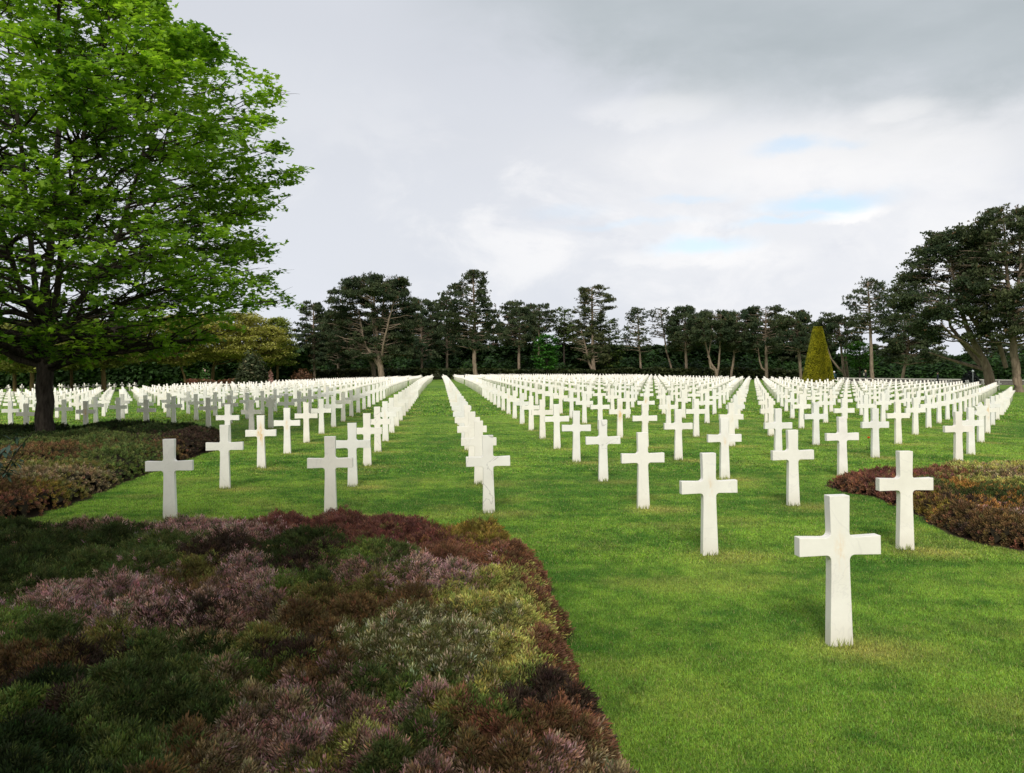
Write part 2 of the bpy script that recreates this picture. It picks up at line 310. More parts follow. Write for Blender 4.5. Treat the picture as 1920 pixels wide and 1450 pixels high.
BED3 = poly([(1562, 917), (1600, 924), (1640, 932), (1680, 945), (1712, 960), (1760, 985), (1800, 1003), (1850, 1021), (1920, 1033), (1990, 1041)],
            [(9, 7.4), (13, 8), (13, 14.3), (9.6, 14.3), (8.2, 14.0), (7.2, 13.4), (6.4, 12.8), (5.7, 12.8), (5.1, 12.6)])
def wob(x, y):
    return x+.16*(vnoise(x*2.9, y*2.9, 201)-.5)+.07*(vnoise(x*9, y*9, 203)-.5), y+.16*(vnoise(x*2.9, y*2.9, 202)-.5)+.07*(vnoise(x*9, y*9, 204)-.5)
def inside(P, x, y):
    x, y = wob(np.asarray(x, float), np.asarray(y, float)); r = np.zeros(x.shape, bool); n = len(P)
    for i in range(n):
        x1, y1 = P[i]; x2, y2 = P[(i+1) % n]
        c = ((y1 > y) != (y2 > y)); xi = (x2-x1)*(y-y1)/((y2-y1) if y2 != y1 else 1e-9)+x1
        r ^= c & (x < xi)
    return r
def pdist(P, x, y):
    x, y = wob(np.asarray(x, float), np.asarray(y, float)); d = np.full(x.shape, 1e9); n = len(P)
    for i in range(n):
        a = P[i]; b = P[(i+1) % n]; ab = b-a; t = np.clip(((x-a[0])*ab[0]+(y-a[1])*ab[1])/(ab@ab), 0, 1)
        d = np.minimum(d, np.hypot(x-a[0]-t*ab[0], y-a[1]-t*ab[1]))
    return d
BEDS = [BED1, BED2, BED3]
# big things standing in the field leave cells empty
HOLES = [(*base_at(716, 136)[:2], 2.2), (*base_at(893, 137)[:2], 2.2), (*base_at(1534, 84)[:2], 2.4), (*base_at(472, 100)[:2], 3.5), (-12.25, 21, 2), (*base_at(700, 145)[:2], 2), (*base_at(1860, 84)[:2], 3), (*base_at(1911, 79)[:2], 3)]
cells = []
for n in range(2, 60):
    for k in range(-34, 34):
        if k-n > -1: continue
        if k <= 0 and n < (4 if k > -3 else 0): continue
        if n in (33, 34): continue
        x, w = grid(k, n)
        if (k, n) in OVR: x, w = gp(*OVR[(k, n)])
        if w < 3 or abs(x/w) > .70: continue
        px = 960+F*x/w
        if k-n == -1 and n > 20: continue
        # the edges of the plots, left and right
        if px > 1240 and w > 122-(px-1240)*.05: continue
        if px > 1600 and w > 93: continue
        if 600 < px <= 1240 and w > 150: continue
        if 262 < px <= 600 and w > 85+(px-262)*.19: continue
        if px <= 262 and (w > 132 or 74 < w < 100): continue
        if px <= 262 and w >= 100 and (n % 3): continue
        if inside(BED1, x, w) or inside(BED2, x, w) or inside(BED3, x, w): continue
        if min(pdist(B, x, w) for B in BEDS) < .12: continue
        if any(math.hypot(x-a, w-b) < r for a, b, r in HOLES): continue
        cells.append((w, k, n, float(x)))
cells.sort()
STARS = {(-3, 10), (7, 8), (-13, 25), (5, 19), (12, 26)}

# ------------------------------------------------------------------ ground
def lawn_color(x, y):
    x = np.asarray(x, float); y = np.asarray(y, float)
    a = fbm(x*.55, y*.55, 3, 4); b = fbm(x*2.3, y*2.3, 11, 3); c = fbm(x*.16, y*.16, 21, 3)
    g1 = np.array([.080, .200, .025]); g2 = np.array([.230, .385, .052]); yel = np.array([.46, .40, .13])
    e_ = fbm(x*.9+y*.25, y*4.0, 61, 3); t = np.clip(.46+1.4*(a-.5)+.9*(b-.5)+.8*(c-.5)+1.0*(e_-.5)+1.1*(fbm(x*7, y*7, 71, 2)-.5), 0, 1)[..., None]
    C = g1*(1-t)+g2*t
    st = (.5+.5*np.sin((x*math.cos(TH)+y*math.sin(TH))*2*math.pi/1.0))        # mowing passes along the rows
    C = C*(1+.06*(st[..., None]-.5))
    yl = ss(fbm(x*1.1+9, y*1.6, 31, 4), .54, .78)*.22
    for (w, k, n, cxx) in cells[:170]:                                        # worn turf beside each marker
        dx = (x-(cxx+.22))/.42; dy = (y-(w-.10))/.28; m_ = np.exp(-(dx*dx+dy*dy))
        yl = np.maximum(yl, m_*.5*(.5+b))
    yl = np.clip(yl, 0, 1)[..., None]
    return C*(1-yl)+yel*yl
na, nr = 420, 420
aa = np.concatenate([np.linspace(-.68, .68, na), np.linspace(.68, 2*math.pi-.68, 60)[1:-1]])
rr = np.concatenate([[0.0], np.exp(np.linspace(np.log(1.2), np.log(200), nr)), np.exp(np.linspace(np.log(200), np.log(4500), 14))[1:]])
AAg, RRg = np.meshgrid(aa, rr, indexing='ij'); gx = RRg*np.sin(AAg); gy = RRg*np.cos(AAg)
gz = ground(gx, gy); gz = gz+ss(RRg, 250, 3500)*(-6)
inb = np.clip(sum(np.where(inside(B, gx, gy), 1, ss(-pdist(B, gx, gy), -.11, -.03)) for B in BEDS), 0, 1)
LC = lawn_color(gx, gy)*.72
soil = np.array([.035, .024, .016]); LC = LC*(1-inb[..., None])+soil*inb[..., None]
Na, Nr = gx.shape; I = np.arange(Na)[:, None]*Nr; J = np.arange(Nr-1)[None]; I2 = ((np.arange(Na)+1) % Na)[:, None]*Nr
GF = np.stack([I+J, I+J+1, I2+J+1, I2+J], -1).reshape(-1, 4)
GF = GF[:, ::1]
M_lawn = leafmat('lawn_turf', 0, .9, .1); N_, L_, b_ = nodes(M_lawn)
tn = N_.new('ShaderNodeTexCoord'); nn = N_.new('ShaderNodeTexNoise'); nn.inputs['Scale'].default_value = 9; nn.inputs['Detail'].default_value = 8; nn.inputs['Roughness'].default_value = .75; L_.new(tn.outputs['Object'], nn.inputs[0])
r_ = N_.new('ShaderNodeValToRGB'); r_.color_ramp.elements[0].position = .3; r_.color_ramp.elements[0].color = (.55, .55, .5, 1); r_.color_ramp.elements[1].position = .7; r_.color_ramp.elements[1].color = (1.5, 1.45, 1.3, 1); L_.new(nn.outputs[0], r_.inputs[0])
mu_ = N_.new('ShaderNodeMix'); mu_.data_type = 'RGBA'; mu_.blend_type = 'MULTIPLY'; mu_.inputs[0].default_value = 1
L_.new(N_['Attribute'].outputs['Color'], mu_.inputs[6]); L_.new(r_.outputs[0], mu_.inputs[7]); L_.new(mu_.outputs[2], b_.inputs['Base Color'])
lawn = mkmesh('ground', np.stack([gx, gy, gz], -1).reshape(-1, 3), [GF[:, ::-1]], M_lawn, LC.reshape(-1, 3), True)
tag(lawn, kind='structure')

# grass blades: real blades near, coarser tufts of them farther off
def blades(n, w0, w1, L, W, seed, kscale=1.0):
    r = np.random.default_rng(seed)
    w = np.exp(r.uniform(np.log(w0), np.log(w1), int(n*1.0))); u = r.uniform(-.70, .70, len(w)); x = u*w
    ok = np.ones(len(w), bool)
    for B in BEDS: ok &= ~(inside(B, x, w) | (pdist(B, x, w) < .035+.05*vnoise(x*7, w*7, 300)))
    x = x[ok]; w = w[ok]; N = len(x)
    C = lawn_color(x, w)*r.uniform(.35, 1.75, (N, 1))*np.stack([r.uniform(.85, 1.25, N), np.ones(N), r.uniform(.7, 1.3, N)], -1)
    dead = r.uniform(size=N) < .05; C[dead] = np.array([.42, .37, .16])
    l = L*r.uniform(.55, 1.25, N); wd = W*r.uniform(.7, 1.4, N)
    a = r.uniform(0, 2*np.pi, N); ln = r.uniform(.2, .97, N); b = a+r.uniform(-.6, .6, N)+np.pi/2
    P = np.stack([x, w, ground(x, w)-.006], -1); side = np.stack([np.cos(a), np.sin(a), 0*a], -1)*wd[:, None]*.5
    lean = np.stack([np.cos(b)*ln, np.sin(b)*ln, np.sqrt(1-ln**2)], -1); mid = P+np.stack([lean[:, 0]*.35, lean[:, 1]*.35, np.ones(N)*.9], -1)*l[:, None]*.5
    tip = P+lean*l[:, None]
    V = np.stack([P-side, P+side, mid+side*.8, mid-side*.8, tip], 1).reshape(-1, 3)
    i = np.arange(N)[:, None]*5
    return V, [i+np.array([[0, 1, 2, 3]]), i+np.array([[3, 2, 4]])], np.repeat(C, 5, 0)
g = MB()
for n_, w0, w1, L, W, sd_ in [(620000, 3.2, 7.5, .027, .0034, 1), (420000, 7.5, 14, .028, .0062, 2), (260000, 14, 30, .028, .016, 3), (120000, 30, 70, .05, .045, 4)]:
    V, Fs, C = blades(n_, w0, w1, L, W, sd_); g.add(V, Fs, C)
r = np.random.default_rng(99)                     # longer blades the mower leaves round the foot of each marker
for (w, k, n, x) in cells[:140]:
    m_ = 70 if w < 16 else 30; t = r.uniform(-.5, .5, m_)*.2; s = r.choice([-1, 1], m_)*r.uniform(.042, .06, m_)
    xx = x+t*math.cos(TH)-s*math.sin(TH); yy = w+t*math.sin(TH)*1+s; l = r.uniform(.03, .085, m_); a = r.uniform(0, 2*np.pi, m_)
    P = np.stack([xx, yy, ground(xx, yy)], -1); sd2 = np.stack([np.cos(a), np.sin(a), 0*a], -1)*(.0025+w*.0002)
    tip = P+np.stack([r.normal(0, .3, m_)*l, r.normal(0, .3, m_)*l, l], -1)
    V = np.stack([P-sd2, P+sd2, tip], 1).reshape(-1, 3); C = np.repeat(lawn_color(xx, yy)*r.uniform(.6, 1.3, (m_, 1)), 3, 0)
    g.add(V, [np.arange(m_*3).reshape(-1, 3)], C)
tag(g.build('grass', M_grass), 'short mown green lawn grass between the rows of marble crosses', 'grass', kind='stuff')

# ------------------------------------------------------------------ marble markers
def cross_outline():
    def fil(cx, cz, r, a0, a1, m=5): return [(cx+r*math.cos(a), cz+r*math.sin(a)) for a in np.linspace(a0, a1, m)]
    hb, hn, ht, R = .079, .0645, .070, .034
    zb, zt, ze0, ze1, A = .610, .722, .604, .730, .282; pi = math.pi
    p = [(hb, -.14), (hb, 0.0), (hn+.001, zb-.12)]
    p += fil(hn+R, zb-R-.002, R, pi, pi/2); p += [(A, ze0), (A, ze1)]
    p += fil(hn+R, zt+R+.002, R, -pi/2, -pi); p += [(ht, 1.0)]
    return p+[(-x, z) for x, z in reversed(p)]
def star_outline():
    p = [(.079, -.14), (.079, 0), (.066, .60)]; R = .205; r = R/math.sqrt(3); cz = .815
    pts = [((R if i % 2 == 0 else r)*math.sin(i*math.pi/6), cz+(R if i % 2 == 0 else r)*math.cos(i*math.pi/6)) for i in range(12)]
    q = [pt for i, pt in enumerate(pts) if i in (5, 4, 3, 2, 1)]
    q = [(.066, .66)]+q[0:0]+[pts[4], pts[3], pts[2], pts[1], pts[0]]
    right = p+q
    return right+[(-x, z) for x, z in reversed(right[:-1])]
def extrude_mesh(name, out, t, m, bev=.004):
    bm = bmesh.new(); vs = [bm.verts.new((x, -t/2, z)) for x, z in out]; f = bm.faces.new(vs)
    e = bmesh.ops.extrude_face_region(bm, geom=[f]); nv = [v for v in e['geom'] if isinstance(v, bmesh.types.BMVert)]
    bmesh.ops.translate(bm, verts=nv, vec=(0, t, 0)); bmesh.ops.recalc_face_normals(bm, faces=bm.faces)
    if bev:
        ed = [x for x in bm.edges if len(x.link_faces) == 2 and x.calc_face_angle(0) > .9]
        bmesh.ops.bevel(bm, geom=ed, offset=bev, segments=2, affect='EDGES', profile=.6)
    me = bpy.data.meshes.new(name); bm.to_mesh(me); bm.free(); me.materials.append(m)
    for p in me.polygons: p.use_smooth = False
    return me
TK = .078
CO = cross_outline(); SO = star_outline()
ME = {'plain': extrude_mesh('marble_cross', CO, TK, M_marble), 'stain': extrude_mesh('marble_cross', CO, TK, M_marble_s), 'rust': extrude_mesh('marble_cross', CO, TK, M_marble_o),
      'vein': extrude_mesh('marble_cross', CO, TK, M_marble_v), 'star': extrude_mesh('marble_star', SO, TK, M_marble)}
STAIN = {(1, 2): 'stain', (1, 3): 'stain', (2, 5): 'stain', (-2, 6): 'rust', (-2, 7): 'stain', (0, 4): 'vein', (-1, 7): 'vein', (2, 8): 'rust', (8, 9): 'rust', (-6, 10): 'rust', (3, 9): 'stain', (1, 5): 'vein', (3, 10): 'rust', (0, 11): 'rust', (-1, 8): 'stain'}
def ordw(i):
    W_ = ['', 'first', 'second', 'third', 'fourth', 'fifth', 'sixth', 'seventh', 'eighth', 'ninth', 'tenth', 'eleventh', 'twelfth']
    if i < len(W_): return W_[i]
    return f"{i}{'th' if 10 < i % 100 < 14 else {1: 'st', 2: 'nd', 3: 'rd'}.get(i % 10, 'th')}"
def visible(x, w): return abs(x/w) < .655
cnt = {}; ind = []; rest = []
for (w, k, n, x) in cells:
    if visible(x, w): cnt[k] = cnt.get(k, 0)+1
    if visible(x, w) and len(ind) < 300: ind.append((w, k, n, x, cnt[k]))
    elif visible(x, w) or abs(x/w) < .7: rest.append((w, k, n, x))
rj = np.random.default_rng(5)
for (w, k, n, x, c) in ind:
    star = (k, n) in STARS; kind = 'star' if star else STAIN.get((k, n), 'plain')
    if kind == 'plain' and rj.uniform() < .06: kind = 'stain'
    o = bpy.data.objects.new('star_of_david_marker' if star else 'marble_cross', ME[kind])
    o.location = (x, w, float(ground(x, w))+rj.normal(0, .006)); link(o)
    o.rotation_euler = (rj.normal(0, .006), rj.normal(0, .004), TH*-1*-1*0+TH+rj.normal(0, .010))
    o.rotation_euler[2] = -TH*0+TH+rj.normal(0, .010)
    side = 'right' if k >= 0 else 'left'; line = k+1 if k >= 0 else -k
    adj = {'star': 'marble Star of David', 'stain': 'white cross with faint ochre stain', 'rust': 'white cross with orange rust stain', 'vein': 'grey-veined white cross', 'plain': 'clean white marble cross'}[kind]
    tag(o, f"{adj}, {ordw(c)} from front in {ordw(line)} line {side} of central aisle", 'gravestone' if star else 'cross', 'marble markers in rows on the lawn')
# the rest of the field, hundreds too small to tell apart
def low_outline():
    return [(.079, -.1), (.065, .606), (.282, .606), (.282, .728), (.066, .728), (.07, 1.0), (-.07, 1.0), (-.066, .728), (-.282, .728), (-.282, .606), (-.065, .606), (-.079, -.1)]
lo = low_outline(); m12 = len(lo)
T = np.array([(x, -TK/2, z) for x, z in lo]+[(x, TK/2, z) for x, z in lo])
fr = [np.array([[0, 1, 10, 11], [1, 4, 7, 10], [1, 2, 3, 4], [4, 5, 6, 7], [10, 7, 8, 9]])]
bk = fr[0][:, ::-1]+m12; sdq = np.array([[i, (i+1) % m12, (i+1) % m12+m12, i+m12] for i in range(m12)])[:, ::-1]
Ff = [np.concatenate([fr[0], bk, sdq])]
if rest:
    R_ = np.array([(x, w, float(ground(x, w))) for (w, k, n, x) in rest]); N = len(R_)
    rm = rot_zt(np.full(N, TH)+rj.normal(0, .012, N), np.zeros(N), np.zeros(N))
    tint = np.array([.84, .80, .725])*rj.uniform(.90, 1.03, (N, 1))
    V, Fs, C = scatter(T, Ff, R_, rm, np.ones(N), np.ones((len(T), 3)), tint)
    o = mkmesh('distant_crosses', V, Fs, M_marble_far, C)
    tag(o, 'far rows of small white marble crosses merging together before the pines', 'crosses', kind='stuff')

# ------------------------------------------------------------------ heather beds
PAL = dict(pink=((.54, .30, .33), (.10, .10, .05), .75), dpink=((.38, .215, .20), (.09, .07, .04), .7), burg=((.20, .08, .065), (.10, .045, .035), .85), green=((.11, .135, .042), (.04, .08, .018), 1),
           dgreen=((.055, .075, .022), (.025, .045, .012), 1), bgreen=((.16, .21, .05), (.05, .11, .02), 1), brown=((.17, .105, .045), (.07, .05, .025), 1), gbrown=((.21, .20, .055), (.06, .06, .02), 1),
           yg=((.44, .42, .12), (.12, .15, .035), 1), white=((.60, .52, .36), (.14, .14, .05), .3), tan=((.36, .28, .17), (.13, .10, .05), .7), rbrown=((.24, .11, .065), (.10, .055, .035), 1),
           gold=((.28, .20, .045), (.14, .12, .02), .8), dbrown=((.065, .043, .032), (.03, .02, .015), 1), orange=((.36, .18, .045), (.16, .09, .02), .9), dark=((.03, .05, .014), (.015, .025, .01), 1))
S1 = [(60, 975, 'dgreen'), (190, 972, 'dpink'), (330, 982, 'pink'), (450, 990, 'pink'), (520, 970, 'burg'), (640, 970, 'burg'), (740, 988, 'burg'), (830, 1010, 'burg'), (900, 998, 'gold'), (840, 1035, 'rbrown'), (420, 1022, 'dbrown'), (560, 1015, 'dgreen'), (600, 1035, 'dbrown'), (690, 1030, 'bgreen'), (740, 1045, 'green'),
      (100, 1005, 'dgreen'), (220, 1000, 'dgreen'), (290, 1010, 'green'), (60, 1050, 'dgreen'), (160, 1045, 'green'), (260, 1055, 'green'), (350, 1060, 'gbrown'), (455, 1050, 'pink'), (480, 1080, 'pink'), (400, 1090, 'dpink'), (330, 1085, 'brown'), (200, 1100, 'pink'), (270, 1110, 'pink'), (120, 1110, 'pink'), (300, 1150, 'pink'), (220, 1145, 'pink'),
      (360, 1140, 'dbrown'), (430, 1150, 'dpink'), (40, 1140, 'bgreen'), (100, 1170, 'green'), (540, 1080, 'bgreen'), (600, 1075, 'green'), (600, 1110, 'gbrown'), (700, 1090, 'gbrown'), (760, 1110, 'brown'), (680, 1130, 'brown'), (660, 1062, 'dpink'), (780, 1060, 'pink'), (860, 1072, 'pink'), (930, 1080, 'yg'), (900, 1120, 'yg'), (960, 1150, 'yg'), (940, 1200, 'yg'), (990, 1230, 'yg'),
      (930, 1045, 'rbrown'), (985, 1110, 'rbrown'), (1015, 1170, 'rbrown'), (1045, 1220, 'rbrown'), (1040, 1270, 'dbrown'), (1080, 1300, 'dbrown'), (740, 1165, 'white'), (800, 1200, 'white'), (730, 1220, 'white'), (860, 1240, 'white'), (880, 1180, 'white'), (620, 1170, 'brown'), (560, 1150, 'tan'), (500, 1130, 'dpink'), (560, 1220, 'dbrown'), (640, 1240, 'brown'), (490, 1190, 'gbrown'),
      (60, 1210, 'brown'), (140, 1220, 'dbrown'), (200, 1190, 'gbrown'), (270, 1215, 'green'), (340, 1230, 'dgreen'), (230, 1260, 'green'), (380, 1190, 'tan'), (420, 1250, 'green'), (90, 1280, 'dark'), (40, 1320, 'bgreen'), (150, 1330, 'dbrown'), (240, 1320, 'green'), (330, 1300, 'dgreen'), (480, 1280, 'tan'), (540, 1250, 'bgreen'), (620, 1290, 'dpink'), (560, 1310, 'pink'), (680, 1320, 'dpink'),
      (760, 1280, 'bgreen'), (700, 1270, 'green'), (800, 1310, 'pink'), (920, 1270, 'yg'), (960, 1300, 'bgreen'), (860, 1330, 'gbrown'), (940, 1350, 'rbrown'), (1000, 1350, 'brown'), (1050, 1340, 'rbrown'), (880, 1400, 'brown'), (800, 1380, 'green'), (960, 1420, 'dpink'), (1060, 1400, 'brown'), (1110, 1420, 'tan'), (1150, 1440, 'tan'), (1090, 1370, 'rbrown'),
      (60, 1400, 'dark'), (130, 1430, 'green'), (200, 1400, 'bgreen'), (280, 1400, 'green'), (350, 1370, 'brown'), (420, 1400, 'tan'), (470, 1430, 'pink'), (540, 1390, 'gbrown'), (600, 1420, 'dpink'), (660, 1380, 'yg'), (720, 1420, 'green'), (440, 1330, 'dpink'), (380, 1330, 'green'), (800, 1440, 'dpink'), (60, 1460, 'dark'), (300, 1470, 'brown'), (600, 1490, 'green'), (900, 1490, 'brown')]
S2 = [(100, 845, 'brown'), (60, 830, 'green'), (150, 812, 'dgreen'), (210, 820, 'green'), (260, 835, 'green'), (200, 850, 'green'), (300, 848, 'green'), (290, 805, 'dark'), (350, 805, 'dbrown'), (390, 815, 'dbrown'), (400, 832, 'burg'), (330, 828, 'brown'), (310, 840, 'bgreen'), (230, 870, 'tan'), (270, 862, 'yg'), (330, 862, 'rbrown'), (300, 880, 'brown'), (120, 865, 'gbrown'),
      (170, 870, 'tan'), (90, 872, 'tan'), (110, 890, 'gold'), (160, 880, 'gbrown'), (190, 885, 'gold'), (230, 885, 'gold'), (215, 900, 'gbrown'), (60, 900, 'rbrown'), (130, 905, 'dpink'), (160, 905, 'dpink'), (185, 890, 'dpink'), (100, 920, 'dpink'), (80, 935, 'rbrown'), (50, 930, 'green'), (40, 950, 'tan'), (20, 965, 'rbrown'), (10, 900, 'brown'), (350, 845, 'dbrown'), (60, 812, 'dark'), (10, 812, 'dark'), (200, 800, 'dark')]
S3 = [(1580, 908, 'rbrown'), (1610, 900, 'dbrown'), (1650, 895, 'rbrown'), (1640, 915, 'brown'), (1700, 895, 'burg'), (1730, 885, 'burg'), (1760, 878, 'rbrown'), (1690, 925, 'orange'), (1680, 905, 'burg'), (1730, 920, 'gold'), (1760, 900, 'green'), (1790, 885, 'gbrown'), (1820, 870, 'yg'), (1860, 868, 'tan'), (1900, 868, 'yg'), (1880, 885, 'tan'), (1840, 890, 'yg'), (1810, 900, 'orange'), (1825, 905, 'orange'),
      (1870, 905, 'green'), (1900, 900, 'yg'), (1850, 920, 'dgreen'), (1780, 925, 'brown'), (1750, 940, 'brown'), (1800, 945, 'brown'), (1860, 935, 'orange'), (1830, 930, 'dbrown'), (1900, 945, 'dpink'), (1880, 960, 'brown'), (1820, 970, 'brown'), (1780, 960, 'dbrown'), (1850, 985, 'rbrown'), (1900, 990, 'rbrown'), (1740, 955, 'dbrown'), (1915, 1015, 'rbrown'), (1870, 1005, 'rbrown'), (1715, 940, 'rbrown'), (2000, 900, 'tan'), (2000, 980, 'brown'), (2100, 950, 'brown')]
def bed(name, P, seeds, hmax, label, n_sprig, wmin, wmax, seed, sfac, edge=.45):
    r = np.random.default_rng(seed); sx = []; names = []
    for (x, y, c) in seeds:
        cx, cy = pc(x, y); w = 8.0
        for _ in range(60): w = .5*w+.5*(EYE-float(ground(cx*w/F, w))-hmax*.8)*F/cy
        sx.append((cx*w/F, w)); names.append(c)
    sx = np.array(sx); ph = r.uniform(.82, 1.12, len(sx)); scl = np.clip(sx[:, 1], 3, 30)
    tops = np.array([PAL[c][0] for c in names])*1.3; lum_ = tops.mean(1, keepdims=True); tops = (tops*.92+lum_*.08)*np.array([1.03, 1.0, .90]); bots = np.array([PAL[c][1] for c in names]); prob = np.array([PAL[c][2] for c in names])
    tall = np.array([1.0 if c not in ('dark', 'dgreen', 'dbrown') else 1.08 for c in names])
    def near(x, y, jit):
        wx = x+jit*(fbm(x*2.1, y*2.1, 5, 3)-.5)*2; wy = y+jit*(fbm(x*2.1, y*2.1, 55, 3)-.5)*2
        d = np.empty((len(x), len(sx)))
        for i in range(len(sx)): d[:, i] = np.hypot((wx-sx[i, 0]), (wy-sx[i, 1])*.62)/scl[i]*8
        return d
    def height(x, y):
        x = np.asarray(x, float).ravel(); y = np.asarray(y, float).ravel()
        d = near(x, y, .0); i2 = np.argpartition(d, 1, axis=1)[:, :2]; d1 = np.take_along_axis(d, i2, 1); o = np.argsort(d1, 1)
        a = np.take_along_axis(i2, o, 1)[:, 0]; dd = np.take_along_axis(d1, o, 1)
        gap = np.clip((dd[:, 1]-dd[:, 0])/.45, 0, 1)                     # shallow valleys between plants
        wgt = np.exp(-(d/.35)**1.0); hh = (wgt*(ph*tall)).sum(1)/(wgt.sum(1)+1e-9)
        e = pdist(P, x, y); ed = np.sqrt(np.clip(e/edge, 0, 1)*(2-np.clip(e/edge, 0, 1)))
        h = hmax*hh*ed*(.66+.34*gap)+.14*(fbm(x*3.6, y*3.6, 77, 3)-.5)*ed+.35*hmax*(fbm(x*1.1, y*1.1, 78, 2)-.5)*ed
        return np.where(inside(P, x, y), np.maximum(h, 0), 0)
    # woody under-layer
    x0, y0 = P.min(0); x1, y1 = P.max(0); x0 = max(x0, -wmax*.72); x1 = min(x1, wmax*.72)
    nx = int((x1-x0)/.055/sfac); ny = int((y1-y0)/.055/sfac)
    X, Y = np.meshgrid(np.linspace(x0, x1, nx), np.linspace(y0, y1, ny), indexing='ij'); ins = inside(P, X, Y)
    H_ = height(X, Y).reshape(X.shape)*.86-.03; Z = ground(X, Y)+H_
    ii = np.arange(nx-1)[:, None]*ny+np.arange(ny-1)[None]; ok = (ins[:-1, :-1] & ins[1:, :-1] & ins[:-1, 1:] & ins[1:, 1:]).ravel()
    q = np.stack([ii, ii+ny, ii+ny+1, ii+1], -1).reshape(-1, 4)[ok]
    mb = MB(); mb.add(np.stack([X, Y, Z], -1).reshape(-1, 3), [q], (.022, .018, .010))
    # sprigs
    w = wmin+(wmax-wmin)*r.uniform(size=n_sprig*3)**1.0 if wmax/wmin < 3 else np.exp(r.uniform(np.log(wmin), np.log(wmax), n_sprig*3))
    u = r.uniform(-.70, .70, len(w)); x = u*w; ok = inside(P, x, w); x = x[ok][:n_sprig]; w = w[ok][:n_sprig]; N = len(x)
    d = near(x, w, .34)+r.exponential(.16, (N, len(sx))); a = d.argmin(1)
    h = height(x, w)-r.uniform(0, .09, N)+.03*(r.uniform(size=N) < .12)
    e = 1e-1; hx = (height(x+e, w)-height(x-e, w))/(2*e); hy = (height(x, w+e)-height(x, w-e))/(2*e)
    fl = r.uniform(size=N) < prob[a]; top = np.where(fl[:, None], tops[a], bots[a]*1.3)*r.uniform(.55, 1.45, (N, 1))*(1+.12*r.normal(size=(N, 3)))
    clump = fbm(x*9, w*9, 91, 2)[:, None]; top *= (.35+1.3*clump)
    bot = bots[a]*r.uniform(.6, 1.2, (N, 1))
    tilt = np.clip(np.hypot(hx, hy)*.55, 0, .9)+r.uniform(0, .7, N); az = np.where(np.hypot(hx, hy) > .25, np.arctan2(-hy, -hx)+r.normal(0, .6, N), r.uniform(0, 2*np.pi, N))
    Rm = rot_zt(r.uniform(0, 2*np.pi, N), tilt, az)
    # template: a stem with five short leafy fingers
    T = []; Ft = []; ct = []
    for i in range(9):
        an = i*2.399; o0 = .15+.085*i; ln = .46-.012*i if i < 8 else .5; ou = .30-.01*i if i < 8 else .02
        b0 = np.array([math.cos(an)*.03, math.sin(an)*.03, o0*.55]); tp = np.array([math.cos(an)*ou, math.sin(an)*ou, o0*.55+ln*.85]); sdv = np.array([-math.sin(an), math.cos(an), 0])*(.042 if sfac < 1.2 else .06)
        md = (b0*.45+tp*.55)+np.array([math.cos(an), math.sin(an), 0])*.05; k0 = len(T)
        T += [b0, md-sdv, md+sdv, tp]; Ft += [[k0, k0+1, k0+3, k0+2]]; ct += [0, .6, .6, 1.0]
    T = np.array(T); ct = np.array(ct)
    S = (.064+.0022*w)*r.uniform(.6, 1.45, N)*(1.0 if sfac < 1.5 else .95)
    Pp = np.stack([x, w, ground(x, w)+h-S*.45], -1)
    V, Fs, _ = scatter(T, [np.array(Ft)], Pp, Rm, S, None, None)
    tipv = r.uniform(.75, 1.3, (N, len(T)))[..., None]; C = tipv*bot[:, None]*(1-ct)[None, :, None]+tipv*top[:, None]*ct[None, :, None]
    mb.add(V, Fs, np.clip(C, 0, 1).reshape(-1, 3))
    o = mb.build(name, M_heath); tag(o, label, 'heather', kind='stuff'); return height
H1 = bed('heather_bed', BED1, S1, .35, 'large foreground heather bed with pink, burgundy, green and yellow-green patches', 230000, 2.6, 9.05, 21, 1.0, .26)
H2 = bed('heather_bed', BED2, S2, .56, 'heather and low evergreen bed around the foot of the maple at left', 60000, 8.6, 23, 22, 1.8, .5)
H3 = bed('heather_bed', BED3, S3, .36, 'brown and orange heather bed at the right edge of the lawn', 50000, 7.4, 14.4, 23, 1.3, .35)

# ------------------------------------------------------------------ trees
def leaf_template():
    pts = [(0, 0), (.16, .05), (.46, -.02), (.34, .22), (.56, .46), (.28, .46), (0, 1.0), (-.28, .46), (-.56, .46), (-.34, .22), (-.46, -.02), (-.16, .05)]
    T = np.array([(x, y-.35, .10*abs(x)-.12*(y-.35)**2) for x, y in pts]); return T, [np.arange(12)[None]]
def needle_template(nf, r, up=.55):
    T = []; Fq = []
    for i in range(nf):
        a = r.uniform(0, 2*np.pi); z = r.uniform(-.35, 1.0); c = math.sqrt(max(0, 1-z*z)); d = np.array([c*math.cos(a), c*math.sin(a), z+up*.3]); d /= np.linalg.norm(d)
        s = np.cross(d, r.normal(size=3)); s /= np.linalg.norm(s); k = len(T); L = r.uniform(.75, 1.1)
        T += [d*.05-s*.05, d*.6*L-s*.19, d*L, d*.6*L+s*.19]; Fq.append([k, k+1, k+2, k+3])
    return np.array(T), [np.array(Fq)]
def bez(a, b, c, n=6):
    t = np.linspace(0, 1, n)[:, None]; return a*(1-t)**2+2*b*t*(1-t)+c*t*t
